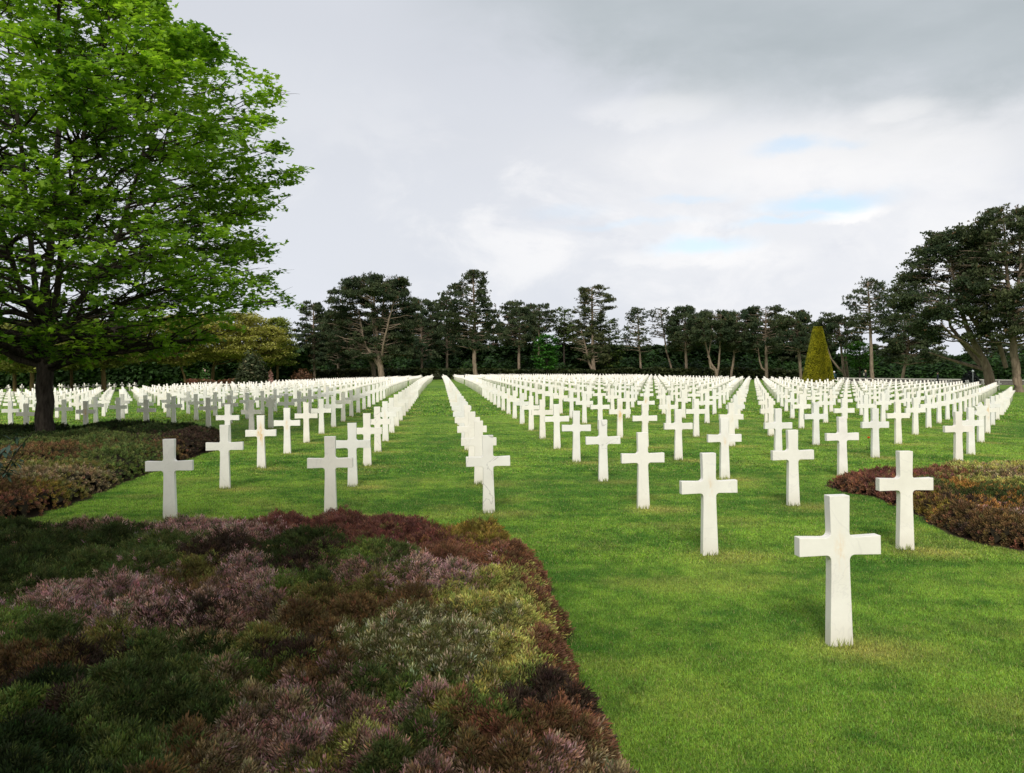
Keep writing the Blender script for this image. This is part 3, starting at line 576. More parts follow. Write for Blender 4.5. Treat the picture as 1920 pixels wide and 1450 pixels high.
def crown(r, trunks, prof, zlo, nb, sub, rise, droop, rb, axis, wood, npad=4, jitter=.25, inner=.35, thin=1.0, gaps=0, gf=1.5):
    """branches from the trunks out to an envelope prof(z, az); returns pad centres (N,3), outward dirs"""
    pads = []; zs = [t[0] for t in trunks]
    ztop = max(t[0][:, 2].max() for t in trunks)
    for b in range(nb):
        z = zlo+(ztop-zlo)*((b+.5)/nb)**.95; az = b*2.39996+r.normal(0, .3)
        # closest trunk that reaches this height on this side
        best = None
        for (P, R) in trunks:
            if P[:, 2].max() < z or P[:, 2].min() > z: continue
            x = np.interp(z, P[:, 2], P[:, 0]); y = np.interp(z, P[:, 2], P[:, 1]); rr_ = np.interp(z, P[:, 2], R)
            sc_ = (x-axis[0])*math.cos(az)+(y-axis[1])*math.sin(az)+r.normal(0, .4)
            if best is None or sc_ > best[0]: best = (sc_, np.array([x, y, z]), rr_)
        if best is None: continue
        _, st, tr_ = best
        rz = rise*r.uniform(.5, 1.5); R0 = prof(z+rz*.5, az); ze = z+rz*R0*.35; R1 = prof(ze, az)*r.uniform(.78, 1.03)
        if R1 < .25: continue
        en = np.array([axis[0]+math.cos(az)*R1, axis[1]+math.sin(az)*R1, ze]); L = np.linalg.norm(en-st)
        mid = (st+en)/2+np.array([r.normal(0, .08)*L, r.normal(0, .08)*L, (.12+droop)*L*.5]); Pb = bez(st, mid, en, 7)
        Pb[1:-1] += r.normal(0, .02*L, (5, 3))
        r0 = min(tr_*.6, rb*(.35+L*.10)); wood.add(*tube(Pb, np.linspace(r0, r0*.22, 7), 5))
        ns = max(3, int(sub*L))
        for s in range(ns):
            t = inner+(1-inner)*(s+r.uniform(0, 1))/ns; t = min(t, 1); q = Pb[int(t*5.999)]*(1-(t*6) % 1)+Pb[min(6, int(t*5.999)+1)]*((t*6) % 1)
            dv = (en-st); dv[2] *= .35; dv /= np.linalg.norm(dv)+1e-9; sg = 1 if s % 2 else -1; an = sg*r.uniform(.3, 1.25)
            d2 = np.array([dv[0]*math.cos(an)-dv[1]*math.sin(an), dv[0]*math.sin(an)+dv[1]*math.cos(an), dv[2]+r.normal(.05, .18)])
            l2 = L*(.42-.22*t)*r.uniform(.6, 1.2)+.15
            e2 = q+d2*l2; 
            rq = math.hypot(e2[0]-axis[0], e2[1]-axis[1])
            if rq > prof(e2[2], math.atan2(e2[1]-axis[1], e2[0]-axis[0])): l2 *= .45; e2 = q+d2*l2
            P2 = bez(q, (q+e2)/2+np.array([0, 0, .08*l2]), e2, 4)
            wood.add(*tube(P2, np.linspace(r0*.28, r0*.07, 4), 4))
            for kk in range(npad):
                tt = .3+.7*(kk+r.uniform(.2, 1))/npad; tt = min(tt, 1)
                if r.uniform() > thin: continue
                pads.append(np.append(q*(1-tt)+e2*tt+r.normal(0, .06*l2+.02, 3), t))
        pads.append(np.append(en, 1))
    pads = np.array(pads); dx = pads[:, 0]-axis[0]; dy = pads[:, 1]-axis[1]; rr2 = np.hypot(dx, dy); an2 = np.arctan2(dy, dx)
    lim = np.array([prof(z, a) for z, a in zip(pads[:, 2], an2)])*(.86+.32*fbm(an2*2.5+9, pads[:, 2]*.9, 13, 3))+.25
    if gaps: rr2 = rr2+1e3*(fbm(pads[:, 0]*gf+31, pads[:, 2]*gf*1.5+pads[:, 1]*gf*.8, 19, 3) < gaps)
    return pads[rr2 < lim]
def prof_from(rows, w, xax, scale_depth=1.0):
    """rows: (y px, left px, right px) extents of the crown from the trunk axis, as metres at distance w"""
    R = np.array(sorted([(EYE-pc(xax, y)[1]*w/F, l*w/F, rr_*w/F) for y, l, rr_ in rows]))
    def f(z, az):
        l = np.interp(z, R[:, 0], R[:, 1], 0, 0); q = np.interp(z, R[:, 0], R[:, 2], 0, 0); c = math.cos(az)
        a = abs(c); return (q if c > 0 else l)*a+(1-a)*.5*(l+q)*scale_depth
    return f, R[0, 0], R[-1, 0]
def px_trunk(pts, w, dy=0.0):
    """pts: (x px, y px, radius px[, depth offset])"""
    P = []; R = []
    for p in pts:
        dd = p[3] if len(p) > 3 else 0; q = at(p[0], p[1], w); P.append([q[0], q[1]+dd, q[2]]); R.append(p[2]*w/F)
    P = np.array(P); R = np.array(R); t = np.linspace(0, len(P)-1, (len(P)-1)*3+1); P = np.stack([np.interp(t, np.arange(len(P)), P[:, i]) for i in range(3)], 1); R = np.interp(t, np.arange(len(R)), R)
    P[1:-1, :2] += rng.normal(0, .015*np.ptp(P[:, 2])/8, (len(P)-2, 2)); return P, R
def pine(name, label, x, w, rows, trunks, nb, seed, tuft=.34, per=2, group=None, thin=1.0, colA=(.026, .047, .024), colB=(.070, .088, .038), rise=.35, npad=3, sub=1.6, nfan=9, spread=.35, front=None):
    r = np.random.default_rng(seed); X, Y, Z = base_at(x, w); root = empty(name, (X, Y, Z-.1)); tag(root, label, 'tree', group)
    tk = [px_trunk(t, w) for t in trunks]; tk[0][0][0, 2] = Z-.2
    f0, z0, z1 = prof_from(rows, w, x); wood = MB()
    zf = EYE-pc(x, front)[1]*w/F if front else -99
    def f(z, az):                                   # few boughs hang on the open lawn side below height zf
        v = f0(z, az)
        return v*(1-.82*max(0, -math.sin(az))**.5) if z < zf else v
    for P, R in tk: wood.add(*tube(P, R, 9))
    ax = (X, Y); pads = crown(r, tk, f, z0+.3, nb, sub, rise, .0, .16, ax, wood, npad, inner=.35, thin=thin, gaps=.43, gf=.75)
    wd = wood.build('trunk', M_pbark, root, True, (X, Y, Z-.1))
    per = int(per*2.2); tuft = tuft*.74; T, Ft = needle_template(nfan, r); P = np.repeat(pads[:, :3], per, 0); P = P+r.normal(0, spread, P.shape)*np.array([1, 1, .42]); N = len(P)
    keep = P[:, 2] < z1+.4; P = P[keep]; N = len(P)
    t = r.uniform(size=(N, 1)); cl = fbm(P[:, 0]*.6, P[:, 2]*.6+P[:, 1]*.3, seed, 3)[:, None]; t = np.clip(t*.5+1.4*(cl-.3), 0, 1)
    C = np.array(colA)*(1-t)+np.array(colB)*t; C = C*r.uniform(.7, 1.3, (N, 1)); dead = r.uniform(size=N) < .025; C[dead] = np.array([.11, .075, .035])
    Rm = rot_zt(r.uniform(0, 6.28, N), r.uniform(0, .6, N), r.uniform(0, 6.28, N)); S = tuft*r.uniform(.65, 1.3, (N, 1))*np.array([[.9, .9, 1.35]])
    V, Fs, CC = scatter(T, Ft, P, Rm, S, np.ones((len(T), 3)), C)
    cr = mkmesh('crown', V-np.array([X, Y, Z-.1]), Fs, M_pine, CC, False, root)
    return root
def broad(name, label, x, w, rows, trunks, nb, seed, cols, leaf=.3, per=3, group=None, thin=1.0, bark=None, nl=5, rise=.5, spread=.3, npad=3, sub=1.5, m=None, cat='tree', gaps=0):
    r = np.random.default_rng(seed); X, Y, Z = base_at(x, w); root = empty(name, (X, Y, Z-.1)); tag(root, label, cat, group)
    tk = [px_trunk(t, w) for t in trunks]; tk[0][0][0, 2] = Z-.2
    f, z0, z1 = prof_from(rows, w, x); wood = MB()
    for P, R in tk: wood.add(*tube(P, R, 10))
    pads = crown(r, tk, f, z0+.1, nb, sub, rise, .0, .14, (X, Y), wood, npad, inner=.25, thin=thin, gaps=gaps)
    wood.build('trunk', bark or M_bark, root, True, (X, Y, Z-.1))
    T, Ft = leaf_template(); P = np.repeat(pads[:, :3], per, 0)+r.normal(0, spread, (len(pads)*per, 3))*np.array([1, 1, .35]); N = len(P)
    cl = fbm(P[:, 0]*.9, P[:, 2]*1.4+P[:, 1]*.5, seed, 3)[:, None]; t = np.clip(r.uniform(size=(N, 1))*.5+1.5*(cl-.35), 0, 1)
    C = np.array(cols[0])*(1-t)+np.array(cols[1])*t; C = C*r.uniform(.7, 1.3, (N, 1))
    Rm = rot_zt(r.uniform(0, 6.28, N), np.abs(r.normal(0, .55, N)), r.uniform(0, 6.28, N)); S = leaf*r.uniform(.6, 1.25, N)
    V, Fs, CC = scatter(T, Ft, P, Rm, S, np.ones((len(T), 3)), C)
    mkmesh('crown', V-np.array([X, Y, Z-.1]), Fs, m or M_broad, CC, False, root)
    return root
def copy_tree(o, parent=None):
    c = o.copy(); COL.objects.link(c); c.parent = parent
    for ch in [k for k in o.children]:
        d = ch.copy(); COL.objects.link(d); d.parent = c
    return c

# the maple at the left
MAP = broad('maple_tree', 'tall bright green maple with dark trunk standing in the left heather bed', 85, 21,
    [(-270, 30, 40), (-180, 150, 110), (-80, 250, 180), (0, 330, 215), (40, 350, 262), (80, 370, 320), (110, 380, 365), (140, 400, 425), (180, 410, 465), (230, 420, 440), (260, 420, 455), (290, 420, 478), (335, 420, 440), (380, 420, 440), (410, 420, 410), (450, 420, 450), (490, 420, 475), (520, 400, 480), (560, 380, 450), (592, 330, 420), (625, 310, 350), (650, 260, 270), (680, 170, 170), (705, 60, 60)],
    [[(85, 816, 17.5), (84, 780, 15.8), (84, 700, 14.5), (83, 650, 13.5), (88, 520, 8), (95, 380, 6.5, .3), (105, 200, 4.5, .2), (110, 0, 3, 0), (112, -230, 1)],
     [(85, 665, 5.5), (118, 560, 6, -.3), (150, 450, 5, -.8), (195, 320, 4.5, -1.2), (240, 150, 3, -1.4), (275, 10, 1, -1.5)],
     [(82, 660, 5.5), (45, 540, 5.5, .5), (15, 400, 4.6, .9), (-20, 200, 4, 1.2), (-50, 0, 1, 1.3)],
     [(85, 650, 5), (70, 520, 5, -.9), (55, 380, 5.5, -1.7), (45, 200, 4, -2.2), (40, 20, 1, -2.4)],
     [(86, 645, 5), (125, 545, 5, .9), (160, 420, 5, 1.8), (185, 260, 3.5, 2.4), (200, 100, 1, 2.7)],
     [(90, 640, 4.2), (160, 600, 3.6, -.5), (260, 575, 2.8, -1), (350, 550, 2.5, -1.3), (430, 520, 1, -1.5)]],
    420, 31, ((.085, .195, .02), (.34, .53, .05)), leaf=.145, per=10, spread=.12, npad=4, sub=3.0, rise=.55, m=M_maple, gaps=.41)
# a copy of the maple, unseen, added behind the camera to shade the bed
sh = copy_tree(MAP); sh.location = (-6.5, -5.5, -.2); sh.rotation_euler = (0, 0, 2.1)
tag(sh, 'unseen maple added behind the camera to shade the foreground bed', 'tree')

G = 'tall dark pines at the edge of the cemetery'
# pines standing in the field
pine('pine_tree', 'broad domed pine with several pale trunks forking low, left of the aisle', 713, 136,
     [(508, 5, 10), (512, 50, 35), (525, 65, 48), (545, 82, 60), (560, 100, 64), (580, 112, 70), (610, 118, 72), (640, 112, 66), (662, 95, 60), (682, 40, 45)],
     [[(716, 716, 6), (714, 690, 5.5), (712, 680, 5), (708, 640, 3), (702, 590, 2), (700, 540, 1)], [(714, 690, 4), (716, 640, 3), (718, 590, 2.2), (720, 530, 1)],
      [(712, 688, 4), (698, 665, 3), (686, 650, 2.2), (680, 625, 1.6), (672, 580, 1)], [(713, 685, 3), (700, 650, 2.4, 2), (694, 610, 1.6, 3), (690, 560, 1, 3)], [(715, 684, 3), (722, 650, 2, -2), (735, 600, 1.4, -3), (745, 560, .8, -3)]],
     150, 41, front=572, tuft=.42, per=3, sub=1.5, npad=4)
pine('pine_tree', 'pine with dark spreading trunk half hidden behind the domed pine', 690, 150,
     [(575, 20, 10), (590, 60, 30), (620, 90, 60), (650, 100, 70), (670, 85, 60), (680, 30, 20)], [[(702, 716, 4.5), (700, 690, 4), (692, 672, 3), (670, 640, 2), (650, 600, 1)], [(700, 690, 3), (712, 650, 2), (720, 600, 1)]], 55, 42, tuft=.45, per=3)
pine('pine_tree', 'tall pine with one curving pale trunk just right of the central aisle', 888, 137,
     [(505, 3, 6), (515, 14, 20), (528, 22, 26), (540, 42, 20), (552, 62, 38), (575, 68, 42), (600, 70, 48), (625, 66, 60), (648, 52, 48), (662, 20, 20)],
     [[(896, 716, 5), (891, 700, 4.2), (889, 680, 3.8), (890, 640, 3.2), (890, 590, 2.3), (888, 540, 1.4), (885, 512, .7)]], 80, 43, front=612, tuft=.40, per=3)
pine('pine_tree', 'tall pine with open tiered top rising above the wood right of centre', 1113, 158,
     [(527, 8, 10), (535, 26, 22), (548, 30, 28), (560, 32, 42), (575, 30, 38), (590, 38, 20), (610, 48, 30), (640, 55, 40), (668, 45, 38), (684, 15, 18)],
     [[(1115, 712, 4.5), (1112, 680, 3.6), (1111, 640, 3), (1110, 590, 2.2), (1110, 540, 1)], [(1113, 700, 2.6), (1104, 680, 2), (1098, 650, 1.4), (1090, 620, .8)]], 80, 44, front=600, tuft=.42, per=3, colB=(.10, .108, .042))
# wood behind: prototypes (left to right), each with its own outline
W = [('dark narrow pine with bare pale trunk at the left end of the wood', 588, 148, [(562, 4, 5), (575, 22, 14), (600, 32, 22), (630, 36, 26), (660, 34, 26), (690, 20, 18)], [(590, 712, 2.6), (588, 640, 2), (588, 570, .7)], 60, 1, 3),
     ('bushy dark pine left of the domed pine', 634, 165, [(572, 8, 8), (590, 28, 25), (620, 38, 38), (660, 42, 42), (690, 26, 30)], [(634, 712, 2.6), (634, 640, 2), (634, 580, .7)], 60, 1, 3),
     ('dark pine filling the gap between domed pine and aisle pine', 790, 160, [(558, 8, 10), (570, 26, 28), (600, 38, 38), (640, 36, 42), (680, 25, 30)], [(791, 712, 2.6), (790, 640, 2), (790, 565, .7)], 60, .95, 3),
     ('rounded dark pine directly behind the end of the aisle', 838, 170, [(552, 10, 6), (570, 20, 20), (600, 30, 30), (640, 30, 32), (670, 25, 25)], [(838, 710, 2.4), (838, 640, 2), (838, 560, .7)], 50, .95, 3),
     ('dark pine with short pale trunk right of the aisle pine', 972, 163, [(560, 6, 14), (575, 28, 32), (600, 40, 38), (630, 40, 36), (655, 26, 26)], [(973, 708, 2.8), (973, 660, 2.4), (974, 570, .7)], 55, .95, 3),
     ('flat topped dark pine with sky showing through its side', 1008, 175, [(568, 10, 16), (580, 28, 34), (600, 34, 40), (630, 26, 32)], [(1008, 705, 2), (1010, 640, 1.6), (1012, 575, .6)], 40, .8, 2),
     ('sparse young pine with sky showing through its branches', 1195, 158, [(574, 6, 6), (590, 16, 14), (610, 24, 24), (640, 32, 34), (665, 28, 30)], [(1203, 708, 2.2), (1198, 640, 1.6), (1196, 580, .6)], 50, .6, 2),
     ('thin sparse pine beside the sparse young pine', 1238, 160, [(573, 10, 10), (585, 22, 16), (600, 24, 20), (620, 20, 22), (640, 18, 20)], [(1262, 700, 1.8), (1250, 660, 1.6), (1238, 580, .6)], 42, .6, 2),
     ('dense dark pine left of the forked pale pine', 1284, 158, [(573, 10, 10), (585, 22, 20), (610, 34, 30), (640, 36, 34), (665, 26, 26)], [(1287, 708, 3), (1286, 660, 2.4), (1284, 580, .7)], 58, 1, 3),
     ('umbrella shaped pine on forked pale stems', 1335, 152, [(574, 16, 16), (585, 34, 30), (600, 44, 40), (620, 46, 40), (640, 38, 28), (652, 15, 12)], [(1344, 710, 3.2), (1342, 695, 3), (1332, 680, 2), (1322, 640, 1.4), (1318, 600, .8)], 58, .9, 3),
     ('wide dark pine right of the forked pale pine', 1382, 156, [(580, 18, 14), (590, 30, 30), (610, 40, 38), (640, 38, 38), (665, 20, 26)], [(1370, 708, 2.4), (1376, 670, 2), (1382, 590, .7)], 56, .95, 3),
     ('wide spreading pine with dense crown behind the second grass path', 1432, 150, [(572, 8, 24), (582, 34, 34), (605, 44, 40), (640, 40, 42), (668, 30, 36)], [(1437, 710, 3.4), (1437, 690, 3), (1436, 640, 2), (1436, 580, .7)], 62, 1, 3),
     ('dark pine immediately left of the clipped yew', 1492, 140, [(586, 14, 10), (600, 30, 32), (630, 34, 36), (665, 32, 34)], [(1502, 712, 3), (1498, 660, 2.4), (1492, 590, .7)], 56, 1, 3),
     ('low spreading pine with crooked double trunk right of the clipped yew', 1575, 128, [(580, 26, 16), (592, 44, 32), (612, 40, 48), (640, 28, 40), (662, 20, 30)], [(1586, 716, 3.4), (1582, 695, 3), (1578, 660, 2.2), (1572, 600, .8)], 55, .8, 3)]
for i, (lab, x, w, rows, tr_, nb, th_, per) in enumerate(W):
    tks = [tr_]
    if 'forked' in lab and 'umbrella' in lab: tks += [[(1344, 706, 2.4), (1348, 680, 2), (1350, 640, 1.3), (1352, 590, .7)], [(1341, 695, 2.2), (1332, 690, 1.8), (1328, 670, 1.5), (1334, 630, 1.0), (1336, 600, .6)]]
    if 'crooked' in lab: tks += [[(1590, 714, 2.6), (1588, 690, 2.2), (1584, 660, 1.5), (1590, 610, .6)], [(1582, 700, 2.4), (1570, 688, 2), (1558, 672, 1.4), (1548, 640, .8)]]
    if 'second grass path' in lab: tks += [[(1436, 696, 2.2), (1428, 690, 1.9), (1424, 676, 1.4), (1420, 640, .7)]]
    pine('pine_tree', lab, x, w, rows, tks, nb, 60+i, tuft=.44 if th_ > .7 else .36, per=per, group=G, thin=th_, sub=1.5)
pine('pine_tree', 'slim straight pine with bare pinkish trunk right of the clipped yew', 1632, 112,
     [(522, 8, 10), (532, 22, 22), (548, 28, 28), (562, 54, 30), (572, 40, 36), (590, 30, 38), (610, 38, 30), (625, 30, 22), (632, 8, 8)],
     [[(1635, 722, 4), (1634, 680, 3.2), (1632, 620, 2.4), (1629, 560, 1.6), (1627, 528, .8)]], 60, 81, tuft=.32, per=2, thin=.8)
pine('pine_tree', 'great leaning pine at right with several crooked limbs reaching left', 1790, 84,
     [(410, 5, 30), (425, 30, 50), (450, 50, 60), (480, 75, 60), (520, 98, 60), (545, 118, 60), (580, 110, 60), (598, 110, 60), (612, 92, 50), (636, 45, 45), (650, 25, 30)],
     [[(1860, 740, 11.5), (1856, 715, 9.3), (1850, 690, 7.5), (1838, 665, 6.5), (1822, 635, 5), (1808, 600, 4), (1795, 560, 3), (1785, 500, 2), (1775, 440, 1)],
      [(1862, 700, 4), (1845, 690, 3.6, 1), (1820, 680, 2.9, 2), (1795, 672, 2, 2), (1760, 660, 1.4, 2)],
      [(1875, 690, 4, -1), (1862, 645, 4.2, -1), (1830, 622, 4, -1), (1812, 598, 3.6, -1), (1800, 575, 3, -1), (1788, 545, 2, -1), (1770, 500, 1, -1)],
      [(1850, 685, 5, 1), (1824, 640, 4, 2), (1812, 610, 3, 3), (1806, 580, 2, 3), (1812, 520, 1.2, 3), (1820, 450, .7, 3)],
      [(1840, 670, 4), (1790, 645, 3, -2), (1765, 630, 2, -2), (1735, 610, 1, -3)]],
     135, 82, tuft=.34, per=4, sub=1.8, spread=.4, colB=(.082, .102, .04))
pine('pine_tree', 'massive upright pine with thick grey-brown trunk at the right edge', 1900, 79,
     [(380, 15, 15), (392, 35, 40), (410, 70, 60), (440, 78, 90), (470, 85, 110), (520, 90, 120), (560, 70, 120), (590, 60, 120), (610, 35, 110), (640, 60, 110), (655, 50, 80)],
     [[(1911, 745, 9.5), (1908, 720, 8), (1905, 690, 7.2), (1900, 650, 6.5), (1897, 600, 5.5), (1895, 560, 4.5), (1888, 510, 3), (1884, 460, 2), (1882, 400, 1)], [(1896, 570, 4), (1908, 540, 3.4), (1914, 500, 3), (1912, 450, 2), (1908, 400, 1)]],
     115, 83, tuft=.33, per=4, sub=1.7, spread=.4, colB=(.088, .10, .042))
pine('pine_tree', 'low dark pine between the slim pine and the leaning pine', 1705, 118,
     [(560, 10, 10), (580, 30, 28), (600, 45, 34), (630, 50, 34), (655, 50, 60), (690, 30, 60)], [[(1690, 716, 3), (1700, 670, 2.4), (1705, 600, 1)]], 60, 84, tuft=.4, per=3)
# round-headed broadleaf trees at left, still in bronze young leaf
Y = 'bronze leaved trees in a row at left'
ybt = [('large bronze round headed tree near the dark bush', 430, 128, [(580, 15, 25), (592, 50, 60), (610, 85, 92), (640, 105, 118), (665, 105, 115), (685, 60, 60)], [(398, 712, 3), (400, 690, 2.8), (415, 650, 2), (430, 600, .8)], ((.15, .125, .022), (.34, .26, .05))),
       ('bronze green tree with airy top next to the dark wood', 520, 134, [(590, 10, 12), (605, 24, 20), (630, 30, 32), (660, 34, 36), (690, 22, 30)], [(520, 712, 2.4), (520, 660, 1.8), (520, 600, .7)], ((.10, .11, .018), (.25, .22, .04))),
       ('flat crowned bronze tree with orange-brown trunk behind the maple', 196, 108, [(590, 20, 20), (610, 70, 60), (640, 90, 80), (670, 80, 80), (694, 30, 30)], [(195, 728, 4.4), (194, 700, 4), (192, 670, 3), (190, 610, 1)], ((.11, .10, .018), (.24, .19, .04))),
       ('flat crowned bronze tree seen right of the maple branches', 318, 118, [(585, 20, 20), (605, 60, 50), (640, 80, 70), (668, 70, 70), (690, 30, 30)], [(348, 714, 2), (340, 690, 1.8), (325, 650, 1.4), (318, 600, .7)], ((.11, .095, .016), (.25, .19, .035))),
       ('bronze tree just left of the maple trunk', 60, 98, [(600, 20, 20), (620, 60, 60), (650, 80, 80), (680, 80, 75), (702, 30, 30)], [(60, 734, 4), (60, 700, 3.6), (60, 610, 1)], ((.11, .10, .018), (.24, .19, .04))),
       ('bronze tree at the left edge of the photo', 22, 104, [(600, 30, 20), (620, 60, 40), (650, 80, 60), (680, 80, 55), (702, 30, 30)], [(28, 734, 3.6), (27, 700, 3.2), (26, 610, 1)], ((.11, .10, .018), (.24, .19, .04))),
       ('bronze tree with slim dark trunk right of the maple trunk', 130, 112, [(595, 20, 20), (615, 50, 50), (650, 70, 65), (680, 65, 65), (698, 30, 30)], [(134, 732, 3), (134, 700, 2.6), (133, 610, 1)], ((.10, .10, .018), (.22, .18, .035)))]
M_ybark = barkmat('ochre_bark', (.20, .145, .06), (.09, .06, .03), 6)
for i, (lab, x, w, rows, tr_, cc) in enumerate(ybt):
    broad('bronze_tree', lab, x, w, rows, [tr_], 80, 120+i, (np.array(cc[0])*np.array([1.5, 1.9, 2.2]), np.array(cc[1])*np.array([1.35, 1.65, 2.3])), leaf=.30, per=14, group=Y, spread=.42, npad=3, sub=1.7, bark=M_ybark)
broad('green_tree', 'bright green leafy tree in the dark wood left of the tiered pine', 1026, 146, [(622, 6, 8), (635, 18, 18), (655, 24, 22), (680, 22, 20), (696, 15, 15)], [[(1026, 706, 2), (1026, 670, 1.6), (1026, 630, .6)]], 34, 140, ((.03, .11, .015), (.07, .20, .03)), leaf=.38, per=8, spread=.35)
broad('green_tree', 'olive green leafy tree behind the tiered pine', 1142, 172, [(590, 6, 6), (605, 22, 16), (640, 34, 24), (680, 34, 30), (700, 20, 20)], [[(1142, 706, 2), (1142, 670, 1.6), (1142, 600, .6)]], 40, 141, ((.04, .075, .015), (.11, .15, .03)), leaf=.42, per=7, spread=.4)
broad('green_tree', 'pale green leafy treetop peeping over the pines left of the tiered pine', 1058, 178, [(570, 6, 6), (582, 18, 12), (610, 24, 20), (650, 20, 20)], [[(1058, 706, 2), (1058, 670, 1.6), (1058, 580, .6)]], 36, 142, ((.06, .10, .025), (.14, .19, .06)), leaf=.4, per=5, spread=.4)
broad('green_tree', 'fresh green leafy tree beyond the wall near the slim pine', 1612, 124, [(640, 10, 10), (655, 22, 22), (675, 28, 24), (695, 22, 22)], [[(1612, 720, 2), (1612, 690, 1.6), (1612, 645, .6)]], 34, 143, ((.035, .11, .02), (.09, .20, .035)), leaf=.32, per=7, spread=.35)

# shrubs and hedges: a low domed bush of leaf clumps on short stems
def shrub_mesh(r, rx, ry, h, n, leaf, cols, flower=None, tmpl='leaf', top=1.0):
    v = r.normal(size=(n, 3)); v /= np.linalg.norm(v, axis=1)[:, None]; v[:, 2] = np.abs(v[:, 2])*r.uniform(.0, 1, n)**.3; rr_ = r.uniform(.55, 1.0, n)**.5
    P = v*rr_[:, None]*np.array([rx, ry, h]); P *= (1+.28*(fbm(v[:, 0]*2.2+5, v[:, 2]*2.2+v[:, 1]*2, 3, 3)-.5))[:, None]
    T, Ft = leaf_template() if tmpl == 'leaf' else needle_template(7, r)
    cl = fbm(P[:, 0]*1.1, P[:, 2]*1.3+P[:, 1], 8, 3)[:, None]; t = np.clip(r.uniform(size=(n, 1))*.6+1.2*(cl-.4), 0, 1); C = (np.array(cols[0])*(1-t)+np.array(cols[1])*t)*r.uniform(.65, 1.3, (n, 1))
    if flower is not None: k = r.uniform(size=n) < flower[1]; C[k] = np.array(flower[0])*r.uniform(.8, 1.2, (k.sum(), 1))
    Rm = rot_zt(r.uniform(0, 6.28, n), np.abs(r.normal(0, .8, n)), np.arctan2(v[:, 1], v[:, 0])+r.normal(0, .5, n))
    return scatter(T, Ft, P, Rm, leaf*r.uniform(.6, 1.3, n), np.ones((len(T), 3)), C)
def shrub(name, label, x, w, hw, ytop, n, leaf, cols, seed, group=None, flower=None, depth=1.0, cat='shrub', ybase=None):
    r = np.random.default_rng(seed); X, Yy, Z = base_at(x, w); h = at(x, ytop, w)[2]-Z; rx = hw*w/F
    root = empty(name, (X, Yy, Z)); tag(root, label, cat, group); V, Fs, C = shrub_mesh(r, rx, rx*depth, h, n, leaf, cols, flower); mkmesh('foliage', V, Fs, M_broad, C, False, root)
    wood = MB()
    for i in range(5):
        a = i*1.256+r.uniform(0, .5); e = np.array([math.cos(a)*rx*.55, math.sin(a)*rx*depth*.55, h*.7]); wood.add(*tube(bez(np.array([0, 0, -.1]), e*np.array([.3, .3, .6]), e, 5), np.linspace(.05, .015, 5)*max(1, h/3), 5))
    wood.build('stems', M_bark, root, True); return root
shrub('dark_bush', 'dark green conical bush with pale leaf tips in front of the bronze trees', 472, 100, 33, 652, 2600, .34, ((.022, .035, .012), (.06, .075, .03)), 201, flower=((.20, .18, .10), .10))
shrub('red_brown_shrub', 'red-brown shrub left of the dark wood', 566, 132, 28, 688, 900, .3, ((.10, .05, .03), (.18, .09, .05)), 202)
shrub('rounded_shrub', 'small rounded grey-green shrub closing the end of the central aisle', 820, 156, 11, 694, 700, .25, ((.05, .065, .03), (.12, .13, .06)), 203)
shrub('flowering_shrub', 'green shrub with pale pink blossom left of the dark conical bush', 384, 112, 13, 684, 900, .25, ((.03, .08, .015), (.07, .15, .03)), 204, flower=((.55, .38, .36), .07))
shrub('flowering_shrub', 'slim shrub covered in dusty pink blossom right of the dark conical bush', 507, 108, 7, 690, 600, .2, ((.30, .16, .14), (.50, .30, .27)), 205)
UG = 'undergrowth shrubs below the pines'
ub = [(600, 655, 30), (640, 648, 34), (668, 668, 26), (745, 668, 30), (775, 655, 34), (808, 668, 28), (850, 668, 30), (880, 672, 26), (925, 662, 32), (960, 675, 26), (1000, 665, 30), (1050, 678, 26), (1085, 690, 24), (1150, 678, 28), (1180, 668, 32), (1222, 655, 34), (1255, 672, 30), (1300, 670, 32), (1325, 682, 26), (1365, 672, 32), (1405, 664, 34), (1445, 668, 32), (1480, 676, 30), (1515, 670, 30), (1555, 668, 30), (1590, 684, 24), (1648, 668, 34), (1690, 664, 34), (1730, 672, 36), (1775, 668, 36), (1815, 672, 36), (1868, 660, 36), (1915, 655, 36)]
ukind = {}
def cntlab(i, xs):
    lm = [(588, 'the dark narrow pine'), (713, 'the domed pine'), (820, 'the aisle end'), (888, 'the aisle pine'), (972, 'the short trunked pine'), (1026, 'the bright green tree'), (1113, 'the tiered pine'), (1203, 'the sparse young pine'), (1287, 'the dense pine'), (1344, 'the forked pine'), (1437, 'the wide spreading pine'), (1534, 'the clipped yew'), (1635, 'the slim pine'), (1758, 'the people on the path'), (1860, 'the leaning pine'), (1911, 'the massive pine')]
    return lm
def nearlab(x, used):
    lm = sorted(cntlab(0, 0), key=lambda q: abs(q[0]-x))
    for X_, nme in lm:
        s = 'left' if x < X_ else 'right'
        if (nme, s) not in used: used.add((nme, s)); return f"{s} of {nme}"
    return f"at {x}"
usedl = set()
protoU = []
for i, (x, yt, hw) in enumerate(ub):
    w = (176 if x < 1560 else 150)-(i % 3)*5; lab = 'dark green undergrowth shrub just '+nearlab(x, usedl)
    if i < 4:
        o = shrub('undergrowth_shrub', lab, x, w, hw, yt, 1500, .62, ((.014, .036, .010), (.045, .10, .022)), 300+i, UG); protoU.append((o, hw*w/F, at(x, yt, w)[2]-o.location.z))
    else:
        pr, rx0, h0 = protoU[i % 4]; X, Yy, Z = base_at(x, w); o = copy_tree(pr); o.location = (X, Yy, Z); s = hw*w/F/rx0; o.scale = (s, s, (at(x, yt, w)[2]-Z)/h0); o.rotation_euler = (0, 0, i*1.3); tag(o, lab, 'shrub', UG)
